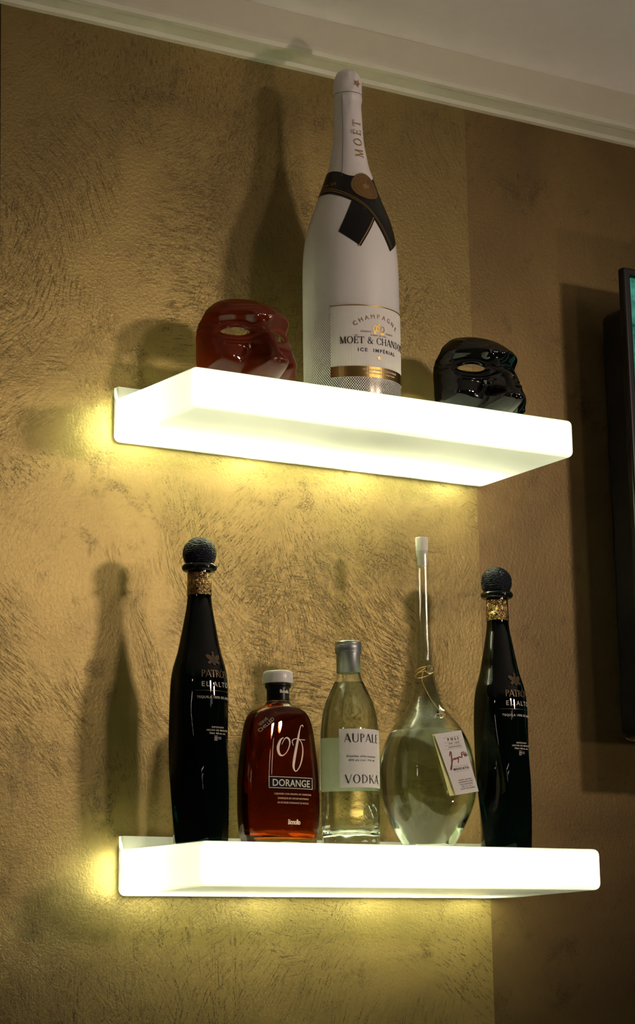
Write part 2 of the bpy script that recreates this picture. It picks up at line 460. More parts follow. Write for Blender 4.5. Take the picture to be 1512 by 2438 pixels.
def stroke_text(s, cap, serif=True, spacing=1.0, wide=1.0, align='L', italic=0.0):
    V, F = [], []; x = 0
    G = GS if serif else GN
    def quad(a, b, c, d):
        i = len(V); V.extend((a, b, c, d)); F.append((i, i + 1, i + 2, i + 3))
    for ch in s:
        adv, st = G[ch]
        for q in st:
            if q[0] == 'l':
                _, x0, y0, x1, y1, w = q; n = 3
                for k in range(n):
                    a, b = k / n, (k + 1) / n
                    xa, ya, xb, yb = lerp(x0, x1, a), lerp(y0, y1, a), lerp(x0, x1, b), lerp(y0, y1, b)
                    quad((x + xa - w / 2, ya), (x + xa + w / 2, ya), (x + xb + w / 2, yb), (x + xb - w / 2, yb))
            elif q[0] == 'h':
                _, x0, x1, y, w = q
                quad((x + x0, y - w / 2), (x + x1, y - w / 2), (x + x1, y + w / 2), (x + x0, y + w / 2))
            else:
                _, cx, cy, rx, ry, a0, a1, wh, wv = q
                n = max(6, int(abs(a1 - a0) / 14))
                for k in range(n):
                    p = []
                    for a in (a0 + (a1 - a0) * k / n, a0 + (a1 - a0) * (k + 1) / n):
                        c, s_ = math.cos(math.radians(a)), math.sin(math.radians(a))
                        p.append(((x + cx + rx * c, cy + ry * s_), (x + cx + (rx - wh) * c, cy + (ry - wv) * s_)))
                    quad(p[0][0], p[1][0], p[1][1], p[0][1])
        x += adv * spacing
    V = [((a + italic * b) * cap * wide, b * cap) for a, b in V]
    return shift(V, align), F
def ribbon(pts, n=6):
    """pts (x, y, width) -> 2D ribbon"""
    P = catmull(pts, n); V, F = [], []
    for i, (x, y, w) in enumerate(P):
        a, b = P[max(i - 1, 0)], P[min(i + 1, len(P) - 1)]
        dx, dy = b[0] - a[0], b[1] - a[1]; l = math.hypot(dx, dy) or 1
        V += [(x - dy / l * w / 2, y + dx / l * w / 2), (x + dy / l * w / 2, y - dx / l * w / 2)]
    for i in range(len(P) - 1): F.append((2 * i, 2 * i + 1, 2 * i + 3, 2 * i + 2))
    return V, F
def poly2d(pts):
    return list(pts), [tuple(range(len(pts)))]
def disc2d(cx, cy, rx, ry, n=40, rin=0.0):
    V = [(cx + rx * math.cos(2 * PI * k / n), cy + ry * math.sin(2 * PI * k / n)) for k in range(n)]
    if rin:
        V += [(cx + rx * rin * math.cos(2 * PI * k / n), cy + ry * rin * math.sin(2 * PI * k / n)) for k in range(n)]
        return V, [(k, (k + 1) % n, n + (k + 1) % n, n + k) for k in range(n)]
    V.append((cx, cy))
    return V, [(k, (k + 1) % n, n) for k in range(n)]
def star2d(cx, cy, r, rot=0.0):
    V = [(cx + (r if k % 2 == 0 else r * .40) * math.sin(PI * k / 5 + rot), cy + (r if k % 2 == 0 else r * .40) * math.cos(PI * k / 5 + rot)) for k in range(10)]
    V.append((cx, cy))
    return V, [(k, (k + 1) % 10, 10) for k in range(10)]
def rect2d(x0, x1, y0, y1, nx=1, ny=1):
    V = [(lerp(x0, x1, i / nx), lerp(y0, y1, j / ny)) for j in range(ny + 1) for i in range(nx + 1)]
    return V, [(j * (nx + 1) + i, j * (nx + 1) + i + 1, (j + 1) * (nx + 1) + i + 1, (j + 1) * (nx + 1) + i) for j in range(ny) for i in range(nx)]
def at(vf, dx=0, dy=0, rot=0.0, sc_=1.0):
    V, F = vf; c, s = math.cos(rot), math.sin(rot)
    return [((x * c - y * s) * sc_ + dx, (x * s + y * c) * sc_ + dy) for x, y in V], F
def merge(*vfs):
    V, F = [], []
    for v, f in vfs:
        o = len(V); V += v; F += [tuple(i + o for i in q) for q in f]
    return V, F
def put(name, vf, mapf, mat, parent, off=.0004, thick=.0003):
    """lay 2D artwork on a surface: mapf(x, y, offset) -> 3D; it gets a thickness of its own"""
    V, F = vf
    o = new_mesh(name, [mapf(x, y, off) for x, y in V], F, mat, parent, smooth=False, fix=False)
    # face outward: compare with the map's offset direction
    me = o.data; flip = 0
    for p in list(me.polygons)[:40]:
        x = sum(V[i][0] for i in p.vertices) / len(p.vertices); y = sum(V[i][1] for i in p.vertices) / len(p.vertices)
        d = Vector(mapf(x, y, off + .001)) - Vector(mapf(x, y, off)); flip += 1 if p.normal.dot(d) < 0 else -1
    if flip > 0: me.flip_normals()
    if thick:
        s = o.modifiers.new('thickness', 'SOLIDIFY'); s.thickness = thick; s.offset = -1
    return o
def lathe_map(prof):
    """(arc length x at this radius' reference, z) on a lathed surface, x measured to the right of its front"""
    def f(x, z, off, ref=None):
        r = interp(z, prof); rr = ref or max(r, .004)
        th = x / rr
        return ((r + off) * math.sin(th), -(r + off) * math.cos(th), z)
    return f
def ang_map(prof):
    """(degrees, z)"""
    def f(a, z, off):
        r = interp(z, prof) + off; th = math.radians(a)
        return (r * math.sin(th), -r * math.cos(th), z)
    return f

# ------------------------------------------------------------------ measures
ZL, ZU = .0524, .6287            # tops of the lower and upper shelf
SL, SD, SH = .60, .2132, .0524   # shelf box
ROW = -.110                      # the row the bottles stand in

# ------------------------------------------------------------------ room shell
def wall_panel(name, pts, mat, y0=0.0, th=.05):
    V = [(x, y0, z) for x, z in pts] + [(x, y0 + th, z) for x, z in pts]
    n = len(pts)
    F = [tuple(range(n)), tuple(range(n, 2 * n))] + [(i, (i + 1) % n, n + (i + 1) % n, n + i) for i in range(n)]
    return struct(new_mesh(name, V, F, mat, smooth=False))
CT = 1.217                       # ceiling height
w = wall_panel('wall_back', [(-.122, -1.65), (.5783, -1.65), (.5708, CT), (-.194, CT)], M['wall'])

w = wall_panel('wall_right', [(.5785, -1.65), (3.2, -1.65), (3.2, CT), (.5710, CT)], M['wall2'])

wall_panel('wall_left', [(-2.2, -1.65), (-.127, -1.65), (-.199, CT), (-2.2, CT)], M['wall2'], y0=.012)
# cornice: a small moulded box between wall and ceiling
pr = [(0, 1.1545), (.010, 1.1545), (.013, 1.1600), (.034, 1.1622), (.044, 1.1600), (.051, 1.1612), (.055, 1.1665), (.0555, 1.172), (.0555, CT), (0, CT)]
def extrude_x(name, prof, x0, x1, mat, nx=60, wob=.0):
    V, F = [], []; n = len(prof)
    for i in range(nx + 1):
        x = lerp(x0, x1, i / nx)
        for d, z in prof:
            wz = wob * mnoise.noise(Vector((x * 9, d * 40, z * 20))) if z < CT - .001 else 0
            V.append((x, -d + (wob * .6 * mnoise.noise(Vector((x * 7 + 9, d * 30, z * 9))) if d > .02 else 0), z + wz))
    for i in range(nx):
        for k in range(n):
            k2 = (k + 1) % n
            F.append((i * n + k, i * n + k2, (i + 1) * n + k2, (i + 1) * n + k))
    F += [tuple(range(n)), tuple(range(nx * n, nx * n + n))]
    return new_mesh(name, V, F, mat, smooth=False)
struct(extrude_x('trim_1', pr, -2.2, 3.2, M['paint'], 260, .0010))
V, F = rect2d(-2.2, 3.2, -5.2, -.0556, 1, 1)
o = struct(new_mesh('ceiling', [(x, y, CT) for x, y in V] + [(x, y, CT + .05) for x, y in V], [(0, 1, 3, 2), (4, 5, 7, 6), (0, 1, 5, 4), (2, 3, 7, 6), (0, 2, 6, 4), (1, 3, 7, 5)], M['ceil'], smooth=False))

# ------------------------------------------------------------------ glowing shelves
SHELF_W = .068
def make_shelf(x, z, label):
    t = thing('wall_shelf', label, 'shelf', (x, 0, z), 'glowing wall shelves')
    box('back_plate', .004, SL - .004, -.0110, -.0008, .002, SH - .004, M['whiteplate'], t, .001, 2)
    # hollow opal box with a low upstand along the wall
    pf = [(-.0006, -.0032), (-SD, 0), (-SD, SH), (-.0121, SH), (-.0121, .0691), (-.0006, .0691)]
    V = [(x_, y, z_) for x_ in (0, SL) for y, z_ in pf]; n = len(pf)
    F = [tuple(range(n)), tuple(range(n, 2 * n))] + [(k, (k + 1) % n, n + (k + 1) % n, n + k) for k in range(n)]
    b = new_mesh('light_box', V, F, M['acrylic'], t, smooth=False)
    me = b.data
    import bmesh
    bm = bmesh.new(); bm.from_mesh(me)
    ed = [e for e in bm.edges if all(v.co.y < -.1 for v in e.verts)]
    ed += [e for e in bm.edges if abs(e.verts[0].co.y - e.verts[1].co.y) > .05]
    bmesh.ops.bevel(bm, geom=ed, offset=.0085, segments=5, profile=.5, affect='EDGES')
    bm.to_mesh(me); bm.free()
    for p in me.polygons: p.use_smooth = True
    me.set_sharp_from_angle(angle=math.radians(40))
    # lamps inside the box, close to the plate
    for i, lx in enumerate((.036, .215, .385, .545)):
        ld = bpy.data.lights.new('shelf_lamp', 'POINT'); ld.energy = SHELF_W; ld.shadow_soft_size = .006
        ld.color = (1.0, 1.05, .78)
        lo = bpy.data.objects.new('shelf_lamp', ld); COL.objects.link(lo); lo.parent = t
        lo.location = (lx, -.0270, .0165)
        # a second lamp of each module looks down through the box's floor
        ld = bpy.data.lights.new('shelf_downlamp', 'SPOT'); ld.energy = SHELF_W * 9.5; ld.shadow_soft_size = .006
        ld.spot_size = math.radians(130); ld.spot_blend = 1.0; ld.color = (1.0, 1.06, .66)
        lo = bpy.data.objects.new('shelf_downlamp', ld); COL.objects.link(lo); lo.parent = t
        lo.location = (lx, -.0310, .0340)
    ld = bpy.data.lights.new('shelf_strip', 'AREA'); ld.shape = 'RECTANGLE'; ld.size = .54; ld.size_y = .010
    ld.energy = SHELF_W * 19; ld.color = (1.0, 1.06, .66)
    lo = bpy.data.objects.new('shelf_strip', ld); COL.objects.link(lo); lo.parent = t; lo.location = (.30, -.0290, .0340)
    ld = bpy.data.lights.new('shelf_endlamp', 'SPOT'); ld.energy = SHELF_W * 24; ld.shadow_soft_size = .006
    ld.spot_size = math.radians(140); ld.spot_blend = 1.0; ld.color = (1.0, 1.06, .66)
    lo = bpy.data.objects.new('shelf_endlamp', ld); COL.objects.link(lo); lo.parent = t
    lo.location = (.034, -.0300, .0260); lo.rotation_euler = (0, math.radians(90), 0)
    return t
make_shelf(-.0151, .5763, 'upper glowing white shelf carrying two masks and the tall white bottle')
make_shelf(0, 0, 'lower glowing white shelf carrying the row of five bottles')

# ------------------------------------------------------------------ tall white champagne bottle
MOET = [(0, .0625), (.002, .0640), (.01, .065), (.02, .0655), (.1, .066), (.176, .066), (.2, .0655), (.2305, .0632), (.258, .0575), (.28, .050), (.302, .0418),
        (.329, .033), (.345, .028), (.3635, .0245), (.3825, .0213), (.408, .0196), (.4335, .0188)]
def make_magnum():
    t = thing('champagne_bottle', 'tall white champagne bottle with black crossed collar between the two masks', 'bottle', (.2880, ROW, ZU))
    P = mono(MOET, 5)
    cut = .318
    body = [(z, r) for z, r in P if z < cut]; body.append((cut, interp(cut, P)))
    lathe('glass_body', body, M['moet'], t, 128)
    foil = [(cut - .001, interp(cut, P) + .0003)] + [(z, r + .0003) for z, r in P if z > cut]
    foil += mono([(.4345, .0190), (.441, .0188), (.4435, .0193), (.449, .0200), (.452, .0198), (.4545, .0202), (.463, .0200), (.4705, .0193), (.4785, .0178), (.4850, .0150), (.4890, .0100), (.4905, .004)], 3)
    def crinkle(th, z, r):
        k = smoothstep(.41, .45, z)
        n = mnoise.noise(Vector((math.cos(th) * 2.2, math.sin(th) * 2.2, z * 55)))
        return r + k * .0011 * n + .0003 * n * (1 - k)
    f = lathe('foil_capsule', foil, M['foil'], t, 128, crinkle)
    lm = lathe_map(P + foil[-20:]); am = ang_map([q for q in P])
    F = sorted(foil)
    fm = lathe_map([(z, r + .0006) for z, r in F])
    # seam of the foil and the tear line under the cork
    def sm(x, z, off):
        th = math.radians(lerp(-49, -58, (z - .322) / .127)); r = interp(z, F) + .0006 + off; th += x / r
        return (r * math.sin(th), -r * math.cos(th), z)
    put('foil_seam', rect2d(-.0003, .0003, .322, .449, 1, 40), sm, M['ink_grey'], f, .0002)
    def tl(x, z, off):
        r = interp(z, F) + .0008 + off; th = math.radians(x); return (r * math.sin(th), -r * math.cos(th), z)
    put('tear_line', rect2d(-178, 178, .4515, .4521, 90, 1), tl, M['ink_grey'], f, .0002)
    put('lettering', at(stroke_text('MO\u00cbT', .0125, True, 1.42, align='L'), .0075, .3535, PI / 2), fm, M['gold_dull'], f, .0005)
    put('star', star2d(.0028, .4655, .0062, .35), fm, M['gold_dull'], f, .0011)
    # black collar: a band round the shoulder whose ends cross at the front like a cravat
    low = [(-180, .302), (-106, .300), (-70, .2965), (-45, .2888), (-27, .2804), (-9, .2685), (2, .2535), (12, .2337), (22.8, .2120)]
    top = [(-180, .334), (-93, .334), (-58, .330), (-32, .3215), (0, .3215), (30, .3215), (38, .312), (44, .286), (49, .258), (44.5, .2292), (22.9, .2121)]
    V, Fq = [], []
    A = []
    # outline 1: left half + front + right tail
    n = 60
    lo_ = [(lerp(-180, 22.8, i / n), 0) for i in range(n + 1)]
    lo_ = [(a, interp(a, low)) for a, _ in lo_]
    tp = catmull([(-180, .334), (-93, .334), (-58, .330), (-32, .3225), (0, .3215), (24, .316), (36, .300), (45, .275), (48.5, .252), (44.5, .2292)], 8)
    # resample top path to n+1 points
    L_ = [0]
    for a, b in zip(tp, tp[1:]): L_.append(L_[-1] + math.hypot((a[0] - b[0]) * .00075, a[1] - b[1]))
    Ll = [0]
    for a, b in zip(lo_, lo_[1:]): Ll.append(Ll[-1] + math.hypot((a[0] - b[0]) * .00075, a[1] - b[1]))
    def samp(path, L, s):
        return (interp(s, list(zip(L, [p[0] for p in path]))), interp(s, list(zip(L, [p[1] for p in path]))))
    R_ = 8
    for i in range(n + 1):
        a = samp(lo_, Ll, Ll[-1] * i / n); b = samp(tp, L_, L_[-1] * i / n)
        for j in range(R_ + 1): V.append((lerp(a[0], b[0], j / R_), lerp(a[1], b[1], j / R_)))
    for i in range(n):
        for j in range(R_): Fq.append((i * (R_ + 1) + j, (i + 1) * (R_ + 1) + j, (i + 1) * (R_ + 1) + j + 1, i * (R_ + 1) + j + 1))
    c = put('collar_label', (V, Fq), am, M['black_label'], t, .0007, .0004)
    # back and right half of the band
    V2, F2 = rect2d(20, 182, 0, 1, 40, 5)
    V2 = [(a, lerp(interp(a, [(20, .290), (60, .297), (180, .302)]), .334 if a > 60 else lerp(.318, .334, (a - 20) / 40), b)) for a, b in V2]
    put('collar_label', (V2, F2), am, M['black_label'], t, .0005, .0004)
    # the other tail
    q = [(-29, .2835), (-47.1, .2338), (-20.3, .2117), (3.5, .2570)]
    V3, F3 = [], []
    for j in range(13):
        for i in range(9):
            a, b = i / 8, j / 12
            l = [lerp(q[0][k], q[1][k], b) for k in (0, 1)]; r = [lerp(q[3][k], q[2][k], b) for k in (0, 1)]
            V3.append((lerp(l[0], r[0], a), lerp(l[1], r[1], a)))
    for j in range(12):
        for i in range(8): F3.append((j * 9 + i, j * 9 + i + 1, (j + 1) * 9 + i + 1, (j + 1) * 9 + i))
    c2 = put('collar_tail', (V3, F3), am, M['black_label'], t, .0006, .0004)
    # gold lines
    def line(pts, w): return ribbon([(a, z, w) for a, z in pts], 10)
    def offs(d): return [(a + d * .9 * smoothstep(-20, 15, a) * 1000 * .55, z + d) for a, z in low]
    def am_line(path, d0, d1, m):
        V, F = [], []; P_ = catmull(path, 8)
        for a, z in P_:
            k = smoothstep(-25, 18, a)
            for d in (d0, d1): V.append((a + d * 780 * k, z + d * (1 - .65 * k)))
        for i in range(len(P_) - 1): F.append((2 * i, 2 * i + 2, 2 * i + 3, 2 * i + 1))
        return V, F
    put('gold_line', am_line(low[:-1] + [(21.5, .2150)], .0040, .0049, 0), am, M['gold_dull'], c, .0012)
    put('gold_line', am_line(low[:-1] + [(21.0, .2165)], .0070, .0079, 0), am, M['gold_dull'], c, .0012)
    e = [(lerp(q[3][0], q[2][0], k / 12) - 3.6, lerp(q[3][1], q[2][1], k / 12)) for k in range(13)]
    put('gold_line', merge(([(a + s, z) for a, z in e for s in (0, 1.5)], [(2 * k, 2 * k + 1, 2 * k + 3, 2 * k + 2) for k in range(12)])), am, M['gold_dull'], c2, .0011)
    put('lettering', at(text2d('& CHANDON  ICE', .0042, 1.1, .01, align='R'), -.0405, .3095), lathe_map(P), M['gold_dull'], c, .0010)
    # gold seal
    def seal(x, y, off):                     # local tangent plane of the shoulder, bulging slightly
        z = .3070 + y; r = interp(z, P); 
        return ((r + off) * math.sin(x / .043), -(r + off) * math.cos(x / .043) , z)
    V, F4 = [(0, 0)], []
    for i in range(1, 9):
        for k in range(48): V.append((.0225 * i / 8 * math.cos(2 * PI * k / 48), .0205 * i / 8 * math.sin(2 * PI * k / 48)))
    for k in range(48): F4.append((0, 1 + k, 1 + (k + 1) % 48))
    for i in range(7):
        for k in range(48): F4.append((1 + i * 48 + k, 1 + (i + 1) * 48 + k, 1 + (i + 1) * 48 + (k + 1) % 48, 1 + i * 48 + (k + 1) % 48))
    s = put('seal', (V, F4), seal, M['bronze'], t, .0016, .0010)
    rings = merge(disc2d(0, 0, .0208, .019, 48, .965), disc2d(0, 0, .0165, .015, 48, .96), disc2d(0, 0, .0115, .0104, 48, .95))
    put('seal_ring', rings, seal, M['ink_tan'], s, .0019, .0002)
    crown = lambda k: merge(at(rect2d(-.5, .5, -.35, -.15), 0, 0, 0, k), at(poly2d([(-.5, -.1), (.5, -.1), (.62, .28), (.3, .1), (0, .42), (-.3, .1), (-.62, .28)]), 0, 0, 0, k),
                            at(disc2d(-.62, .34, .07, .07, 10), 0, 0, 0, k), at(disc2d(.62, .34, .07, .07, 10), 0, 0, 0, k), at(disc2d(0, .5, .08, .08, 10), 0, 0, 0, k))
    put('crown', crown(.010), seal, M['ink_tan'], s, .0019, .0002)
    # a ring of small capitals round the seal
    ringtxt = []
    for k, ch in enumerate('MOET CHANDON EPERNAY FRANCE '):
        if ch == ' ': continue
        a = PI / 2 - 2 * PI * k / 28
        ringtxt.append(at(text2d(ch, .0022, align='C'), .0137 * math.cos(a), .0124 * math.sin(a), a - PI / 2))
    put('lettering', merge(*ringtxt), seal, M['ink_tan'], s, .0019, .0002)
    # front label
    lm = lathe_map(P); R0 = .066
    def d2s(a): return math.radians(a) * R0
    x0, x1 = d2s(-58.3), d2s(58.3)
    fl = put('front_label', rect2d(x0, x1, .0300, .1285, 36, 4), lm, M['paper'], t, .0006, .0004)
    put('gold_band', rect2d(x0, x1, .0300, .0445, 36, 2), lm, M['gold'], fl, .0010)
    put('gold_edge', rect2d(x0, x1, .1278, .1292, 36, 1), lm, M['gold'], fl, .0010)
    arc = []
    wd = 'CHAMPAGNE'
    for k, ch in enumerate(wd):
        a = math.radians((k - 4) * -8.7)
        arc.append(at(text2d(ch, .0062, align='C'), -.054 * math.sin(a) * 1.02, .1115 - .054 * (1 - math.cos(a)) * 1.1, a))
    put('lettering', merge(*arc), lm, M['ink_tan'], fl, .0010)
    put('lettering', at(stroke_text('MO\u00cbT & CHANDON', .0094, True, 1.03, 1.0, 'C'), .0015, .0755), lm, M['ink'], fl, .0010)
    put('lettering', at(text2d('ICE  IMP\u00c9RIAL', .0048, 1.35, .012, 1.12, 'C'), 0, .0647), lm, M['ink'], fl, .0010)
    put('lettering', merge(at(text2d('EPERNAY', .0022, 1.25, 0, 1, 'C'), -.0185, .0912), at(text2d('FRANCE', .0022, 1.25, 0, 1, 'C'), .0185, .0912), at(text2d('FOND\u00c9 EN 1743', .0020, 1.25, 0, 1, 'C'), 0, .0868)), lm, M['ink_tan'], fl, .0010)
    loops = merge(at(rect2d(-.5, .5, -.42, -.22), 0, .0965, 0, .0165), *[at(disc2d(cx, .05, rx, .27, 20, .62), 0, .0965, 0, .0165) for cx, rx in ((-.38, .2), (-.13, .16), (.13, .16), (.38, .2))],
                  at(disc2d(0, .42, .1, .1, 12), 0, .0965, 0, .0165))
    put('crown', loops, lm, M['gold'], fl, .0010)
    put('star', star2d(0, .0573, .0040), lm, M['gold'], fl, .0010)
    put('lettering', merge(at(text2d('PRODUCE OF FRANCE   PRODUCT OF FRANCE', .0024, 1.0, .01, .8, 'C'), .004, .0388), at(text2d('ELABORE PAR CHAMPAGNE   EPERNAY FRANCE', .0018, 1.0, .01, .9, 'C'), .004, .0345)), lm, M['ink_white'], fl, .0013)
    return t
make_magnum()

# ------------------------------------------------------------------ masks
def make_mask(name, label, loc, mat, yaw=0.0):
    """hollow half mask of an old man with a big hooked nose; x right, -y forward, z up (metres)"""
    CF = [(0, -8), (20, -3), (45, 0), (75, -3), (95, 1), (106, -6), (115, -18), (121, -32), (124, -44)]
    WD = [(0, 52), (20, 58), (45, 62), (70, 62), (88, 59), (102, 53), (113, 42), (120, 31), (124, 18)]
    DP = [(0, 45), (45, 54), (80, 56), (102, 48), (115, 34), (121, 24), (124, 12)]
    CFs, WDs, DPs = mono(CF, 5), mono(WD, 5), mono(DP, 5)
    NX, NZ = 150, 120
    zs = [124 * (1 - (1 - j / NZ) ** 1.35) for j in range(NZ + 1)]
    NH = [(0, 0), (6, 2), (10, 16), (15, 34), (21, 44), (28, 47), (35, 43.5), (46, 35), (60, 25.5), (72, 15.5), (82, 8), (90, 3), (97, 0), (124, 0)]
    NW = [(0, 13), (18, 14.5), (29, 14), (38, 10.5), (50, 8.8), (65, 8), (82, 6.5), (95, 7), (124, 7)]
    NHs = mono(NH, 5)
    def seg_d(px, pz, ax, az, bx, bz):
        dx, dz = bx - ax, bz - az; t = max(0, min(1, ((px - ax) * dx + (pz - az) * dz) / (dx * dx + dz * dz)))
        return math.hypot(px - ax - t * dx, pz - az - t * dz)
    EX, EZ, EW, EH = 30.5, 71.0, 16.0, 5.6
    def shape(th, z):
        W, D, C = interp(z, WDs), interp(z, DPs), interp(z, CFs)
        x = W * math.sin(th); f = C - D * (1 - math.cos(th))
        ax = abs(x); n = Vector((math.sin(th) * D, math.cos(th) * W)).normalized()
        s = 1 if x >= 0 else -1
        # displacement along the normal
        d = 0.0
        br = 94 + 3.5 * math.sin(max(0, min(1, (ax - 8) / 42)) * PI) - .10 * max(0, ax - 40)
        d += 3.6 * gauss(((z - br) / 5.0) ** 2) * smoothstep(4, 14, ax) * (1 - smoothstep(46, 58, ax))
        d += 6.0 * gauss((x / 5.5) ** 2 + ((z - 96) / 5.5) ** 2)                    # knot over the nose
        d += 4.0 * gauss(((ax - 11) / 4.5) ** 2 + ((z - 93) / 5) ** 2)
        d -= 6.0 * gauss(((ax - 30) / 15) ** 2 + ((z - 74) / 8.0) ** 2)              # sockets
        q = math.hypot((ax - EX) / (EW + 2.5), (z - EZ) / (EH + 2.8))
        d += 2.6 * gauss(((q - 1.12) / .20) ** 2)                                     # lids
        d += 3.4 * gauss(((q - 1.85) / .26) ** 2) * (1 if z < EZ else .0) * (1 - smoothstep(40, 50, ax))             # bags
        d += 13.0 * gauss(((ax - 42) / 12) ** 2 + ((z - 36) / 14) ** 2)                # cheeks
        d += 3.0 * gauss(((ax - 50) / 8) ** 2 + ((z - 62) / 8) ** 2)
        d -= 4.5 * gauss((seg_d(ax, z, 17, 46, 33, 6) / 3.4) ** 2)                    # fold from nose to jaw
        d += 3.0 * gauss((seg_d(ax, z, 12, 22, 27, 2) / 4.5) ** 2)
        for k, (r, am) in enumerate(((9.0, .7), (14.5, .6), (19.5, .4))):           # forehead lines
            zz = 101 + k * 5.2 + 2.2 * math.cos(x / 15.0)
            d += am * math.sin(max(-PI, min(PI, (z - zz) / 2.6 * PI)) ) * gauss((x / 42) ** 2) * (1 - smoothstep(30, 48, ax)) if abs(z - zz) < 2.6 else 0
        for k in range(3):                                                             # crow's feet
            d += .8 * gauss((seg_d(ax, z, 51, 78 - k * 4, 60, 86 - k * 9) / 1.4) ** 2)
        for wx, wz, wr in ((-34, 109, 2.8), (49, 24, 3.0), (-13, 52, 2.4)):
            d += 3.6 * gauss(((x - wx) / wr) ** 2 + ((z - wz) / wr) ** 2)
        x += d * n[0]; f += d * n[1]
        # nose, pushed straight forward
        nh, nw = interp(z, NHs), interp(z, NW)
        g = nh * math.exp(-.5 * (ax / nw) ** 2.5)
        g += 13 * gauss(((ax - 15) / 5.5) ** 2 + ((z - 27) / 8) ** 2)                 # wings
        g += 2.5 * gauss((ax / 8) ** 2 + ((z - 58) / 7) ** 2)                          # hump
        f += g
        f += 5 * gauss(((seg_d(ax, z, 3, 8, 22, 3)) / 4) ** 2)                         # lip
        f += 5 * smoothstep(14, 0, z) * 0
        return x, f
    grid, V, F = {}, [], []
    ths = [lerp(-87, 87, i / NX) for i in range(NX + 1)]
    base = {}
    for j, z in enumerate(zs):
        for i, a in enumerate(ths):
            th = math.radians(a)
            W = interp(z, WDs); xb = W * math.sin(th); zz = z
            # pull grid lines on to the eye outline
            ax = abs(xb); e = math.hypot((ax - EX) / EW, (z - EZ) / (EH * (1.0 if z > EZ else .82)))
            base[i, j] = (a, z, e)
    for j in range(NZ + 1):
        for i in range(NX + 1):
            a, z, e = base[i, j]; th = math.radians(a)
            grid[i, j] = len(V)
            x, f = shape(th, z)
            V.append([x, f, z, e, th])
    def inside(e): return e < 1.0
    eye_b = set(); keep = []
    for j in range(NZ):
        for i in range(NX):
            q = (grid[i, j], grid[i + 1, j], grid[i + 1, j + 1], grid[i, j + 1])
            if all(inside(V[k][3]) for k in q): continue
            keep.append(q)
            for k in q:
                if inside(V[k][3]): eye_b.add(k)
    for k in eye_b:                       # snap to the almond
        x, f, z, e, th = V[k]
        W = interp(z, WDs); xb = W * math.sin(th); s = 1 if xb > 0 else -1
        dx, dz = abs(xb) - EX, z - EZ
        if e < 1e-6: continue
        xb2 = s * (EX + dx / e); z2 = EZ + dz / e
        t2 = math.asin(max(-1, min(1, xb2 / interp(z2, WDs))))
        x2, f2 = shape(t2, z2); V[k] = [x2, f2, z2, 1, t2]
    ZK = 1.055
    used = sorted({k for q in keep for k in q}); idx = {k: n for n, k in enumerate(used)}
    cy, sy = math.cos(yaw), math.sin(yaw)
    verts = []
    for k in used:
        x, f, z = V[k][:3]
        x, y = x / 1000, -f / 1000
        x *= 1.08
        verts.append((x * cy - y * sy, x * sy + y * cy, z * ZK / 1000))
    o = new_mesh(name, verts, [tuple(idx[k] for k in q) for q in keep], mat, None, True)
    # orient outward
    me = o.data
    s = sum(p.normal.dot(Vector(p.center) - Vector((0, .05, .06))) for p in me.polygons)
    if s < 0: me.flip_normals()
    m = o.modifiers.new('thickness', 'SOLIDIFY'); m.thickness = .0032; m.offset = -1
    o.location = loc; o['label'] = label; o['category'] = 'mask'; o['group'] = 'glazed half masks on the upper shelf'
    return o
make_mask('half_mask', 'glossy red amber half mask with big nose left of the white bottle', (.1205, -.153, ZU), M['red_mask'])
make_mask('half_mask', 'glossy black half mask with big nose right of the white bottle', (.4985, -.153, ZU), M['black_mask'])

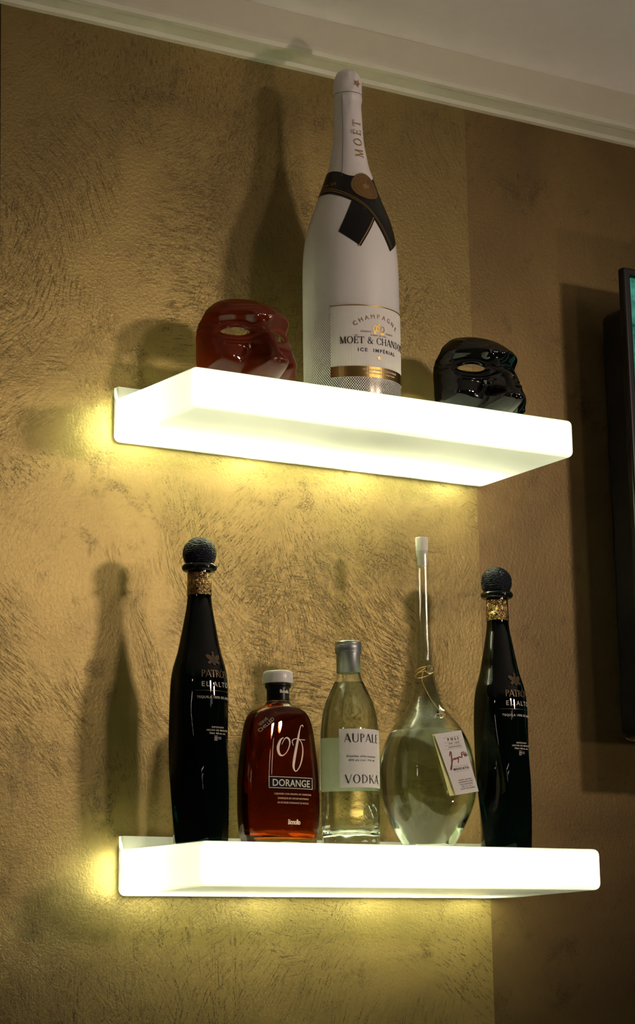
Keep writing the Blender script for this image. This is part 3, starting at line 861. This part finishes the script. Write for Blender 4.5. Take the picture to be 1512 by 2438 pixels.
# ------------------------------------------------------------------ dark green bottles with ball stoppers
PAT = [(0, .0312), (.003, .0330), (.01, .0334), (.038, .0341), (.066, .0350), (.1, .0362), (.14, .0367), (.172, .0367), (.187, .0363), (.201, .0355), (.217, .0329), (.226, .0303),
       (.2385, .0268), (.2555, .0234), (.2707, .0205), (.2835, .0181), (.2955, .0161), (.3055, .0152), (.3357, .0146), (.338, .0146)]
def facet(th, z, r):
    f = 1 - smoothstep(.03, .20, z)
    if f <= 0: return r
    n = 5; a = th - math.radians(-7.5 - 40 * z / .165)
    m = (a % (2 * PI / n)) - PI / n
    pol = math.cos(PI / n) / math.cos(m)
    return r * lerp(1, (pol * .84 + .16) * 1.11, f * .85)
def make_tequila(x, label, tilt=0):
    t = thing('tequila_bottle', label, 'bottle', (x, ROW, ZL), 'dark green bottles with ball stoppers on the lower shelf')
    P = mono(PAT, 5)
    g = lathe('glass_body', P, M['darkglass'], t, 180, facet)
    lathe('neck_band', [(.3075, .01535)] + [(.3080, .0158), (.3355, .0152), (.336, .0148)], M['band'], t, 64)
    ring = [(.3372, .0140)] + [(.3430 + .0050 * math.sin(a), .0168 + .0056 * math.cos(a)) for a in [lerp(-PI / 2, PI / 2, k / 12) for k in range(13)]] + [(.3482, .0140)]
    lathe('collar_ring', ring, M['tvblack'] if False else M['darkring'], t, 64)
    ball = [(.3470, .0125)] + [(.3608 + .0215 * math.sin(a), .0215 * math.cos(a)) for a in [lerp(-.80, PI / 2 - .02, k / 26) for k in range(27)]]
    def rough(th, z, r): return r + .0005 * mnoise.noise(Vector((r * math.cos(th) * 260, r * math.sin(th) * 260, z * 260)))
    lathe('ball_stopper', ball, M['ball'], t, 72, rough)
    body = [(z, r + .0005) for z, r in P]
    lm0 = lathe_map(body)
    def lm(x_, z, off): return lm0(x_, z, off, ref=.036)
    # bee emblem
    b = merge(at(disc2d(0, 0, .0042, .0070, 16), .0030, .2235), at(disc2d(0, 0, .0022, .0020, 10), .0030, .2322), at(disc2d(0, 0, .0055, .0030, 14), -.0042, .2265, -.5), at(disc2d(0, 0, .0055, .0030, 14), .0102, .2265, .5),
              at(disc2d(0, 0, .0038, .0022, 12), -.0030, .2205, .6), at(disc2d(0, 0, .0038, .0022, 12), .0090, .2205, -.6))
    em = put('bee_emblem', b, lm, M['bee'], g, .0006)
    put('bee_stripe', merge(*[at(rect2d(-.0034, .0034, -.0004, .0004, 3, 1), .0030, .2195 + k * .0026) for k in range(4)]), lm, M['ink'], em, .0010)
    put('lettering', at(stroke_text('PATR\u00d3N', .0088, True, .92, 1.0, 'C'), .0045, .2015), lm, M['bee2'], g, .0006)
    put('lettering', at(text2d('EL ALTO', .0064, 1.25, 0, 1.05, 'C'), .0055, .1898), lm, M['ink_white'], g, .0006)
    put('rule', at(rect2d(-.0235, .0290, .1846, .1849, 30, 1)), lm, M['bee2'], g, .0006)
    put('lettering', at(text2d('TEQUILA 100% DE AGAVE', .0030, 1.12, .006, 1.0, 'C'), .0050, .1752), lm, M['ink_white'], g, .0006)
    def lm2(x_, z, off):
        th = x_ / .036; r = facet(th, z, interp(z, body)) + off; return (r * math.sin(th), -r * math.cos(th), z)
    put('lettering', merge(at(text2d('REPOSADO', .0021, 1.25, .008, 1, 'C'), .0058, .1392), at(text2d('HECHO EN MEXICO', .0021, 1.2, .008, 1, 'C'), .0058, .1355), at(text2d('750ml  40% alc. vol.', .0021, 1.0, .008, 1, 'C'), .0056, .1318)), lm2, M['ink_white'], g, .0009)
    mk = put('quality_mark', merge(rect2d(.0010, .0054, .1240, .1300, 4, 1), rect2d(.0064, .0110, .1258, .1286, 4, 1)), lm2, M['ink_grey2'], g, .0008)
    put('lettering', merge(at(text2d('NOM', .0016, 1, .01, 1, 'C'), .0032, .1279), at(text2d('1492', .0014, 1, .01, 1, 'C'), .0032, .1250), at(text2d('CRT', .0018, 1, .01, 1, 'C'), .0087, .1263)), lm2, M['ink'], mk, .0012)
    return t
M['darkring'] = pmat('black_glass_ring', (.006, .008, .006), .12)
M['bee'] = pmat('bronze_print', (.11, .065, .03), .4, metal=.3)
M['bee2'] = pmat('antique_gold_print', (.28, .20, .11), .4, metal=.5)
M['ink_grey2'] = pmat('pale_grey_print', (.36, .34, .30), .5)
make_tequila(.0524, 'dark green tequila bottle with black ball stopper at the left end of the lower shelf')
make_tequila(.5193, 'dark green tequila bottle with black ball stopper at the right end beside the round flask')

# ------------------------------------------------------------------ amber liqueur bottle (flattened)
DOR = [(0, .0455), (.003, .0475), (.009, .0486), (.017, .0503), (.031, .0519), (.05, .0528), (.074, .0527), (.1, .0511), (.12, .0487), (.138, .0462), (.149, .0442), (.157, .0418), (.163, .0390),
       (.168, .0352), (.172, .0285), (.175, .0205), (.178, .0158), (.182, .0139), (.196, .0137)]
def make_liqueur():
    t = thing('liqueur_bottle', 'amber liqueur bottle with white round cap beside the left dark green bottle', 'bottle', (.1674, ROW, ZL))
    t.rotation_euler = (0, 0, .075)
    P = mono(DOR, 5)
    def ab(h):
        b = h if h < .0139 else .0139 + (.0272 - .0139) * ((h - .0139) / (.0528 - .0139)) ** .55
        n = 2 + .6 * smoothstep(.014, .030, h); q = n / (n - 1)
        c, s = .834, .552
        k = max(1e-9, h ** q - (b * s) ** q)
        a = k ** (1 / q) / c
        return max(a, b), b, n
    def ring(h, z, seg, ins=0.0):
        a, b, n = ab(h); a -= ins; b -= ins; R = []
        for k in range(seg):
            th = 2 * PI * k / seg; s, c = math.sin(th), math.cos(th)
            R.append((a * abs(s) ** (2 / n) * (1 if s >= 0 else -1), -b * abs(c) ** (2 / n) * (1 if c >= 0 else -1), z))
        return R
    def loft(name, rings, mat, closed):
        seg = len(rings[0]); V = [v for r in rings for v in r]; F = []; n = len(rings)
        for i in range(n if closed else n - 1):
            j = (i + 1) % n
            for k in range(seg):
                k2 = (k + 1) % seg; F.append((i * seg + k, i * seg + k2, j * seg + k2, j * seg + k))
        if not closed:
            F += [tuple(range(seg)), tuple(range((n - 1) * seg, n * seg))]
        return new_mesh(name, V, F, mat, t)
    S = 120; wallt = .0030
    outer = [ring(h, z, S) for z, h in P] + [ring(.0160, .1985, S), ring(.0165, .2010, S), ring(.0158, .2035, S), ring(.0146, .2040, S)]
    inner = [ring(.0105, .2040, S)] + [ring(interp(z, P), z, S, wallt) for z in [.196, .182, .178, .175, .172, .168, .163, .157, .149, .138, .12, .1, .074, .05, .031, .022, .0165]]
    inner += [ring(.044, .0125, S, wallt + .002), ring(.030, .0115, S, wallt), ring(.012, .0125, S, .004)]
    bottom = [ring(.010, .0022, S), ring(.030, .0016, S), ring(.0425, .0, S)]
    # glass shell: outer up, inner down, closed through the base
    r = outer + inner
    V = [v for q in r for v in q]; F = []; n = len(r)
    for i in range(n - 1):
        for k in range(S):
            k2 = (k + 1) % S; F.append((i * S + k, i * S + k2, (i + 1) * S + k2, (i + 1) * S + k))
    c = len(V); V.append((0, 0, .013)); F += [((n - 1) * S + k, (n - 1) * S + (k + 1) % S, c) for k in range(S)]
    c = len(V); V.append((0, 0, 0.0012)); F += [(k, (k + 1) % S, c) for k in range(S)]
    g = new_mesh('glass_body', V, F, M['amber_glass'], t)
    ins = wallt - .0004
    lz = [.0115, .0125, .0165, .022, .031, .05, .074, .1, .12, .138, .149, .157, .163, .168, .172, .175, .178, .1800]
    rings = [ring(.028, .0112, S, wallt), ring(.0435, .0121, S, wallt)] + [ring(interp(z, P), z, S, ins) for z in lz[2:]]
    loft('liqueur', rings, M['amber'], False)
    def dm(x, z, off):
        h = interp(z, P); a, b, n = ab(h)
        u = min(.999, abs(x) / a); y = -b * (1 - u ** n) ** (1 / n)
        nx = (u ** (n - 1)) / a * (1 if x > 0 else -1); ny = -((abs(y) / b) ** (n - 1)) / b
        l = math.hypot(nx, ny)
        return (x + off * nx / l, y + off * ny / l, z)
    lathe('neck_wrap', [(.1815, .0141)] + [(.182, .0146), (.1960, .0144), (.1985, .0164), (.2010, .0169), (.2030, .0164)], M['black_label'], t, 64)
    nm = lathe_map([(.18, .0147), (.196, .0146), (.2, .0166)])
    put('lettering', at(stroke_text_bon('Bonollo', .0042), .0, .1905), nm, M['ink_white'], t, .0005)
    lathe('cap', [(.2035, .0188), (.2040, .0194), (.2055, .0197), (.2150, .0196), (.2175, .0190), (.2190, .0172), (.2194, .012), (.2196, .004)], M['white_cap'], t, 72)
    def X(px): return -.0107 + (px - 700) * .000118
    def Z(px, py): return .1218 - (py - 1045) * .0000998 + (X(px) + .0107) * .034
    def rb(pts, k=.000108): return ribbon([(X(a), Z(a, b), w * k) for a, b, w in pts], 7)
    o = rb([(700, 935, 9), (665, 960, 20), (635, 1030, 34), (630, 1090, 34), (650, 1145, 26), (690, 1155, 12), (740, 1110, 10), (775, 1030, 14), (775, 965, 22), (745, 935, 16), (715, 950, 10), (690, 990, 7), (676, 1020, 5)])
    f_ = rb([(968, 800, 4), (962, 778, 14), (938, 782, 10), (915, 840, 16), (890, 950, 28), (862, 1070, 33), (836, 1190, 35), (822, 1290, 28), (840, 1345, 15), (872, 1338, 11), (912, 1275, 14), (943, 1170, 18), (953, 1070, 16), (935, 990, 11), (905, 955, 8)])
    cr = rb([(828, 1032, 7), (812, 990, 11), (826, 958, 11), (870, 945, 8), (930, 955, 7), (988, 958, 11)])
    put('lettering', merge(o), dm, M['ink_white'], g, .0006)
    put('lettering', merge(f_, cr), dm, M['ink_white'], g, .0006)
    put('lettering', merge(at(text2d('SERVE', .0033, 1.05, .004, 1.05, 'C'), -.0353, .1510, math.radians(42)), at(text2d('CHILLED', .0043, 1.05, .006, 1.05, 'C'), -.0318, .1468, math.radians(42))), dm, M['ink_tan2'], g, .0006)
    def rr(x0, x1, y0, y1, r):
        pts = []
        for cx, cy, a in ((x1 - r, y0 + r, -90), (x1 - r, y1 - r, 0), (x0 + r, y1 - r, 90), (x0 + r, y0 + r, 180)):
            pts += [(cx + r * math.cos(math.radians(a + k * 22.5)), cy + r * math.sin(math.radians(a + k * 22.5))) for k in range(5)]
        return pts
    def grid_rect(x0, x1, y0, y1): return rect2d(x0, x1, y0, y1, 20, 2)
    pl = put('name_plate', grid_rect(-.0322, .0338, .0708, .0840), dm, M['matte_black'], g, .0006)
    fr = merge(grid_rect(-.0325, .0341, .0838, .0845), grid_rect(-.0325, .0341, .0703, .0710), rect2d(-.0328, -.0321, .0706, .0842), rect2d(.0337, .0344, .0706, .0842))
    put('border', fr, dm, M['ink_white'], pl, .0009)
    put('lettering', at(text2d('DORANGE', .0088, 1.02, .008, .98, 'C'), .0010, .0729), dm, M['ink_white'], pl, .0010)
    put('lettering', merge(at(text2d('LIQUORE CON GRAPPA OF AMARONE', .0021, 1.05, .01, 1.1, 'C'), .0035, .0625), at(text2d('BARRIQUE ED INFUSI NATURALI', .0021, 1.05, .01, 1.1, 'C'), .0035, .0572),
                           at(text2d("DI SCORZE D'ARANCE DI SICILIA", .0021, 1.05, .01, 1.08, 'C'), .0035, .0518)), dm, M['ink_tan2'], g, .0006)
    put('lettering', at(stroke_text_bon('Bonollo', .0060), .0042, .0268), dm, M['ink_white'], g, .0006)
    return t
def stroke_text_bon(s, cap): return text2d(s, cap, .9, .035, .82, 'C')
M['ink_tan2'] = pmat('pale_tan_print', (.50, .40, .30), .5)
make_liqueur()

# ------------------------------------------------------------------ clear vodka bottle
def shell_lathe(name, outer, inner, mat, parent, seg=96, rf=None):
    """closed glass shell: outer profile upwards, then inner profile downwards, capped on the axis"""
    return lathe(name, outer + inner, mat, parent, seg, rf)
VOD = [(0, .0340), (.003, .0362), (.008, .0370), (.041, .0374), (.1, .0380), (.142, .0378), (.157, .0366), (.1715, .0345), (.1845, .0307), (.1975, .0251), (.210, .0194), (.221, .0160), (.2245, .0153)]
def make_vodka():
    t = thing('vodka_bottle', 'clear vodka bottle with grey screw cap and white paper label', 'bottle', (.2751, ROW, ZL))
    P = mono(VOD, 5)
    def ripple(th, z, r):                  # moulded relief of the lower glass
        k = (1 - smoothstep(.040, .062, z)) * smoothstep(.002, .008, z)
        return r + k * .0011 * (mnoise.noise(Vector((math.cos(th) * 2.6, math.sin(th) * 2.6, z * 95))) + .5 * mnoise.noise(Vector((math.cos(th) * 5, math.sin(th) * 5, z * 180))))
    inn = [(z, max(.004, r - .0028)) for z, r in P if z > .024]
    inner = [(z, r) for z, r in reversed(inn)] + [(.0190, .0330), (.0165, .0290), (.0175, .0200), (.0205, .0080), (.0212, .001)]
    outer = [(.0045, .004), (.0040, .016), (.0022, .0270), (.0002, .0310)] + P
    g = shell_lathe('glass_body', outer, inner, M['clear'], t, 110, ripple)
    lq = [(.0208, .002), (.0200, .0082), (.0171, .0202), (.0161, .0292), (.0186, .0333)] + [(z, r + .0004) for z, r in inn if z < .2105]
    top = lq[-1]
    lathe('spirit', lq + [(top[0] + .0002, top[1] - .001)], M['water'], t, 110)
    cap = lathe('screw_cap', [(.2228, .0150), (.2230, .0157), (.2475, .0157), (.2490, .0172), (.2498, .0174), (.2515, .0171), (.2520, .0174), (.2590, .0174), (.2595, .0171), (.2612, .0173), (.2632, .0168), (.2640, .0150), (.2641, .004)], M['greycap'], t, 96,
                lambda th, z, r: r + (.00022 * math.sin(th * 48) if .2521 < z < .2590 else 0))
    lm = lathe_map(P)
    fl = put('front_label', rect2d(-.0355, .0355, .0741, .1478, 30, 2), lm, M['paper'], t, .0004, .0003)
    def tx(v): return put('lettering', v, lm, M['ink'], fl, .0007, .0002)
    tx(at(stroke_text('AUPALE', .0108, False, 1.06, 1.0, 'C'), -.0025, .1306))
    tx(at(stroke_text('VODKA', .0108, False, 1.09, 1.0, 'C'), -.0028, .0792))
    tx(merge(at(text2d('Distill\u00e9e diff\u00e9remment', .0025, 1.25, .0, 1.05, 'L'), -.0260, .1118), at(text2d('40% alc./vol. 750 ml', .0025, 1.25, .0, 1.05, 'L'), -.0235, .1070)))
    def back(x, z, off):
        r = interp(z, P) + off; th = PI + x / .038; return (r * math.sin(th), -r * math.cos(th), z)
    put('back_label', rect2d(-.036, .036, .0741, .1420, 30, 2), back, M['paper_back'], t, .0006, 0)
    def sticker(x, z, off):
        r = interp(z, P) + off; th = math.radians(200) + x / .030; return (r * math.sin(th), -r * math.cos(th), z)
    put('tax_sticker', rect2d(-.010, .010, .170, .187, 8, 4), sticker, M['paper'], t, .0004, .0003)
    # moulded round emblem low on the front
    em = merge(disc2d(0, 0, .0110, .0110, 36, .90), rect2d(-.0095, .0095, -.0005, .0005, 6, 1), at(rect2d(-.0008, .0008, -.009, .009, 1, 6), 0, 0, .5), at(rect2d(-.0008, .0008, -.009, .009, 1, 6), 0, 0, -.5))
    put('moulded_emblem', at(em, .006, .043), lm, M['clear'], g, .0014, .0012)
    return t
make_vodka()

# ------------------------------------------------------------------ round long-necked flask
FLA = [(0, .0285), (.004, .0318), (.010, .0362), (.020, .0424), (.030, .0480), (.040, .0530), (.048, .0565), (.060, .0610), (.072, .0634), (.082, .0641), (.099, .0638), (.120, .0609), (.136, .0566),
       (.154, .0480), (.165, .0402), (.181, .0269), (.196, .0189), (.213, .0145), (.231, .0117), (.248, .0100), (.270, .0097), (.3165, .0093), (.370, .0092), (.3925, .0094)]
def make_flask():
    t = thing('spirit_flask', 'round clear glass flask with very long neck and white stopper', 'bottle', (.3962, ROW, ZL))
    P = mono(FLA, 5); w = .0014
    inn = [(z, max(.002, r - w)) for z, r in P if z > .006]
    inner = [(.3938, .0090), (.3930, .0082)] + [(z, r) for z, r in reversed(inn)] + [(.0062, .0290), (.0080, .0150), (.0100, .001)]
    outer = [(.0060, .004), (.0045, .0140), (.0012, .0230), (0.0, .0262)] + P + [(.3936, .0096)]
    shell_lathe('glass_body', outer, inner, M['thin'], t, 110)
    LV = .1530
    lq = [(.0097, .002), (.0077, .0152), (.0060, .0293)] + [(z, r + .0003) for z, r in inn if z < LV] + [(LV, interp(LV, P) - w + .0003)]
    lathe('spirit', lq, M['water'], t, 110)
    lathe('stopper', [(.3735, .0060), (.3740, .0068), (.3925, .0080), (.3940, .0082), (.4110, .0089), (.4122, .0085), (.4126, .003)], M['stopper'], t, 48)
    # wire wound round the foot of the neck with a small glass bead
    pts = []
    for k in range(60):
        a = 2 * PI * k / 29; z = .233 + .004 * math.sin(a * .5) + .0045 * math.cos(a - .4)
        r = interp(z, P) + .0008; pts.append((r * math.sin(a), -r * math.cos(a), z))
    tube('neck_wire', pts, .00055, M['wire'], t)
    bd = lathe('glass_bead', [(-.0055, .001), (-.005, .0030), (-.003, .0050), (0, .0060), (.003, .0050), (.005, .0030), (.0055, .001)], M['clear'], t, 32)
    bd.location = (-.0040, -.0172, .2325)
    return t
make_flask()

def make_tag():
    """small folded card tied to the flask's neck, resting on its belly"""
    fx, fy, fz = .3962, ROW, ZL
    t = thing('hang_tag', 'small cream paper hang tag tied to the round flask by an orange string', 'tag', (.3800, -.1785, .1935))
    # card frame: top edge and long edge
    org = Vector((.3578, -.1783, .1937)); ex = Vector((.0452, 0, .0073)); ey = Vector((.0252, 0, -.0771))
    base = Vector((.3800, -.1785, .1935))
    bulge = lambda u, v: -.0016 * math.sin(u * PI)
    def cm(u, v, off=0): 
        p = org + ex * u + ey * v - base
        return (p.x, p.y + bulge(u, v) - off, p.z)
    V, F = rect2d(0, 1, 0, 1, 8, 8)
    # front leaf is folded along its right edge and stands a little open at the left
    fr = new_mesh('front_leaf', [cm(.09 + u * .91 if False else lerp(.03 + .13 * v, 1, u), v, .0016 * (1 - u) + .0008) for u, v in V], F, M['paper'], t, False)
    s = fr.modifiers.new('thickness', 'SOLIDIFY'); s.thickness = .0003; s.offset = 0
    bk = new_mesh('back_leaf', [cm(u, v, -.0004) for u, v in V], F, M['paper_lit_yellow'], t, False)
    s = bk.modifiers.new('thickness', 'SOLIDIFY'); s.thickness = .0003; s.offset = 0
    W_, H_ = ex.length, ey.length
    def tm(x, y, off):                      # x 0..W to the right, y 0..H downwards
        u, v = x / W_, y / H_
        return cm(u, v, off + .0028 - .0018 * u)
    def row(s, cap, y, sp=1.0, wd=1.0, b=.0, mat='ink', cx=.60):
        Vt, Ft = text2d(s, cap, sp, b, wd, 'C')
        put('lettering', ([(cx * W_ + a, y - q) for a, q in Vt], Ft), tm, M[mat], fr, .0006, .0002)
    row('POLI', .0034, .0112, 2.2, 1.0, .015)
    row('DAL 1898', .0020, .0160, 1.6, 1.0, 0, 'ink_grey')
    row('GRAPPAIOLI', .0020, .0205, 1.5, 1.0, 0, 'ink_grey')
    row('MOSCATO', .0030, .0500, 1.35, 1.05, .015)
    for y, s_, sp in ((.0640, 'GRAPE BRANDY', 1.5), (.0668, 'ACQUAVITE DI VINO', 1.1), (.0698, 'POLI DISTILLERIE', 1.25), (.0726, '40% vol  0.5 L', 1.4), (.0755, 'EAU DE VIE DE RAISIN', 1.05)):
        row(s_, .0017, y, sp, 1.0, 0, 'ink_grey', .63)
    put('rule', merge(*[rect2d(.26 * W_ + d, .86 * W_ + d * .3, y, y + .00022) for y, d in ((.0068, 0), (.0130, 0), (.0172, 0), (.0218, 0), (.0450, .003), (.0517, .003))]), tm, M['ink_grey'], fr, .0006, .0001)
    k = .0458 / 392                          # signature, drawn from its strokes
    sg = [[(1005, 930, 5), (1010, 880, 6), (1022, 872, 7), (1030, 930, 8), (1035, 1010, 9), (1032, 1090, 8), (1024, 1112, 6), (1022, 1080, 4), (1040, 1000, 4), (1060, 955, 5), (1065, 975, 6), (1080, 950, 5), (1085, 972, 6), (1105, 945, 5), (1110, 965, 5), (1122, 940, 6), (1122, 1018, 5)],
          [(1122, 950, 5), (1140, 930, 5), (1150, 950, 5), (1165, 935, 4)], [(1165, 880, 6), (1175, 950, 6)], [(1160, 890, 5), (1190, 868, 6), (1195, 895, 5), (1172, 912, 5)],
          [(1200, 915, 5), (1210, 900, 5), (1218, 918, 5), (1208, 930, 5)], [(1220, 870, 5), (1226, 925, 6), (1238, 915, 4)], [(1240, 885, 5), (1246, 918, 6), (1252, 908, 4)]]
    vf = merge(*[ribbon([((a - 798 - (b - 635) * .284) * k, (b - 635 + .153 * (a - 798)) * 9.5e-5, w_ * k * 1.25) for a, b, w_ in q], 5) for q in sg])
    put('signature', vf, tm, M['ink_red'], fr, .0006, .0002)
    # string from the neck down to the card through a glass drop
    def L(x, y, z): return (x - base.x, y - base.y, z - base.z)
    tube('string', catmull([L(.3850, -.1232, .284), L(.3780, -.1290, .2700), L(.3790, -.1365, .2560), L(.3822, -.1462, .2400), L(.3850, -.1555, .2290), L(.3868, -.1640, .2205), L(.3885, -.1715, .2120), L(.3900, -.1768, .2040), L(.3905, -.1790, .1985)], 5), .00045, M['string'], t)
    d = lathe('glass_drop', [(-.0068, .001), (-.0062, .0035), (-.0040, .0058), (-.001, .0064), (.002, .0055), (.0050, .0030), (.0085, .0012), (.0110, .0008)], M['clear'], t, 32)
    d.location = L(.3848, -.1605, .2245); d.rotation_euler = (math.radians(-20), 0, 0)
    lp = [(d.location.x + .0066 * math.sin(2 * PI * k / 24), d.location.y - .0066 * math.cos(2 * PI * k / 24), d.location.z - .002) for k in range(25)]
    tube('string', lp, .00045, M['wire'], t)
    return t
make_tag()

# ------------------------------------------------------------------ television at the right
def make_tv():
    t = thing('television', 'large black television on the wall at the right edge of the photo', 'television', (1.407, 0, .54))
    x0, x1, z0, z1 = -.624, .624, -.372, .372
    box('wall_mount', -.2, .2, -.012, -.001, -.15, .15, M['tvblack'], t, .002)
    box('rear_housing', x0 + .02, x1 - .02, -.0855, -.012, z0 + .05, z1 - .05, M['tvblack'], t, .015, 4)
    V, F = [], []
    b = .014
    o = [(x0, z0), (x1, z0), (x1, z1), (x0, z1)]; i_ = [(x0 + b, z0 + b), (x1 - b, z0 + b), (x1 - b, z1 - b), (x0 + b, z1 - b)]
    for y, ring in ((-.085, o), (-.100, o), (-.100, i_), (-.094, i_)):
        V += [(x, y, z) for x, z in ring]
    for r in range(3):
        for k in range(4): F.append((r * 4 + k, r * 4 + (k + 1) % 4, r * 4 + 4 + (k + 1) % 4, r * 4 + 4 + k))
    F.append((3, 2, 1, 0))
    bz = new_mesh('bezel', V, F, M['tvblack'], t, False); bevel(bz, .004, 3)
    box('screen', x0 + b - .002, x1 - b + .002, -.0945, -.090, z0 + b - .002, z1 - b + .002, M['screen'], t)
    return t
make_tv()

# ------------------------------------------------------------------ light
def lamp(name, loc, target, power, size, col, spot=None, blend=.6):
    ld = bpy.data.lights.new(name, 'SPOT' if spot else 'POINT'); ld.energy = power; ld.shadow_soft_size = size; ld.color = col
    if spot: ld.spot_size = math.radians(spot); ld.spot_blend = blend
    o = bpy.data.objects.new(name, ld); COL.objects.link(o); o.location = loc
    d = Vector(target) - Vector(loc); o.rotation_euler = d.to_track_quat('-Z', 'Y').to_euler()
    return o
WARM = (1.0, .80, .66)
RW = 1.0
lamp('ceiling_spot', (2.35, -3.8, 1.12), (.27, 0, .56), 158 * RW, .20, WARM, 25, 1.0)
lamp('ceiling_spot', (1.20, -3.8, 1.12), (.27, 0, .56), 72 * RW, .20, WARM, 25, 1.0)
lamp('ceiling_spot', (-2.6, -1.9, 1.10), (.3, 0, .4), 3 * RW, .04, WARM, 60)
lamp('ceiling_fill', (2.0, -2.6, -1.2), (.9, -1.2, CT), 95 * RW, .08, WARM, 75)  # unseen fill light added below to brighten the ceiling
def panel_lamp(name, loc, target, power, sx, sy, col):
    ld = bpy.data.lights.new(name, 'AREA'); ld.shape = 'RECTANGLE'; ld.size = sx; ld.size_y = sy; ld.energy = power; ld.color = col
    o = bpy.data.objects.new(name, ld); COL.objects.link(o); o.location = loc
    o.rotation_euler = (Vector(target) - Vector(loc)).to_track_quat('-Z', 'Y').to_euler()
    return o
panel_lamp('bar_lamp', (1.15, -3.8, .70), (.3, 0, .4), .34, .09, .26, (1, .88, .80))
panel_lamp('bar_lamp', (1.50, -3.8, .74), (.3, 0, .4), .34, .09, .26, (1, .88, .80))
panel_lamp('bar_lamp', (-2.5, -1.9, .70), (.3, 0, .4), .8, .05, .30, (1, .88, .80))
wd = bpy.data.worlds.new('world'); sc.world = wd; wd.use_nodes = True
bg = wd.node_tree.nodes['Background']; bg.inputs['Color'].default_value = (1.0, .86, .76, 1); bg.inputs['Strength'].default_value = .009

# ------------------------------------------------------------------ camera
cd = bpy.data.cameras.new('camera'); cam = bpy.data.objects.new('camera', cd); COL.objects.link(cam)
r = Vector((0.836731, -0.547374, -0.016222)); u = Vector((-0.14082, -0.243698, 0.959573)); f = Vector((0.529199, 0.80062, 0.280991))
cam.matrix_world = Matrix(((r.x, u.x, -f.x, -1.38479), (r.y, u.y, -f.y, -2.65974), (r.z, u.z, -f.z, -.115589), (0, 0, 0, 1)))
cd.sensor_fit = 'VERTICAL'; cd.sensor_height = 36.0; cd.lens = 5544.145 / 2438 * 36.0
cd.shift_x = -97.964 / 2438; cd.shift_y = -494.417 / 2438
cd.clip_start = .05
sc.camera = cam

sc.view_settings.view_transform = 'Standard'; sc.view_settings.look = 'None'
sc.view_settings.exposure = 0.0; sc.view_settings.gamma = 1.0; sc.view_settings.use_curve_mapping = False
cy = sc.cycles
cy.max_bounces = 14; cy.diffuse_bounces = 4; cy.glossy_bounces = 5; cy.transmission_bounces = 12; cy.transparent_max_bounces = 16
cy.caustics_reflective = True; cy.caustics_refractive = True; cy.sample_clamp_indirect = 40.0; cy.blur_glossy = .3
cy.use_denoising = True
cy.use_adaptive_sampling = True; cy.adaptive_threshold = .02
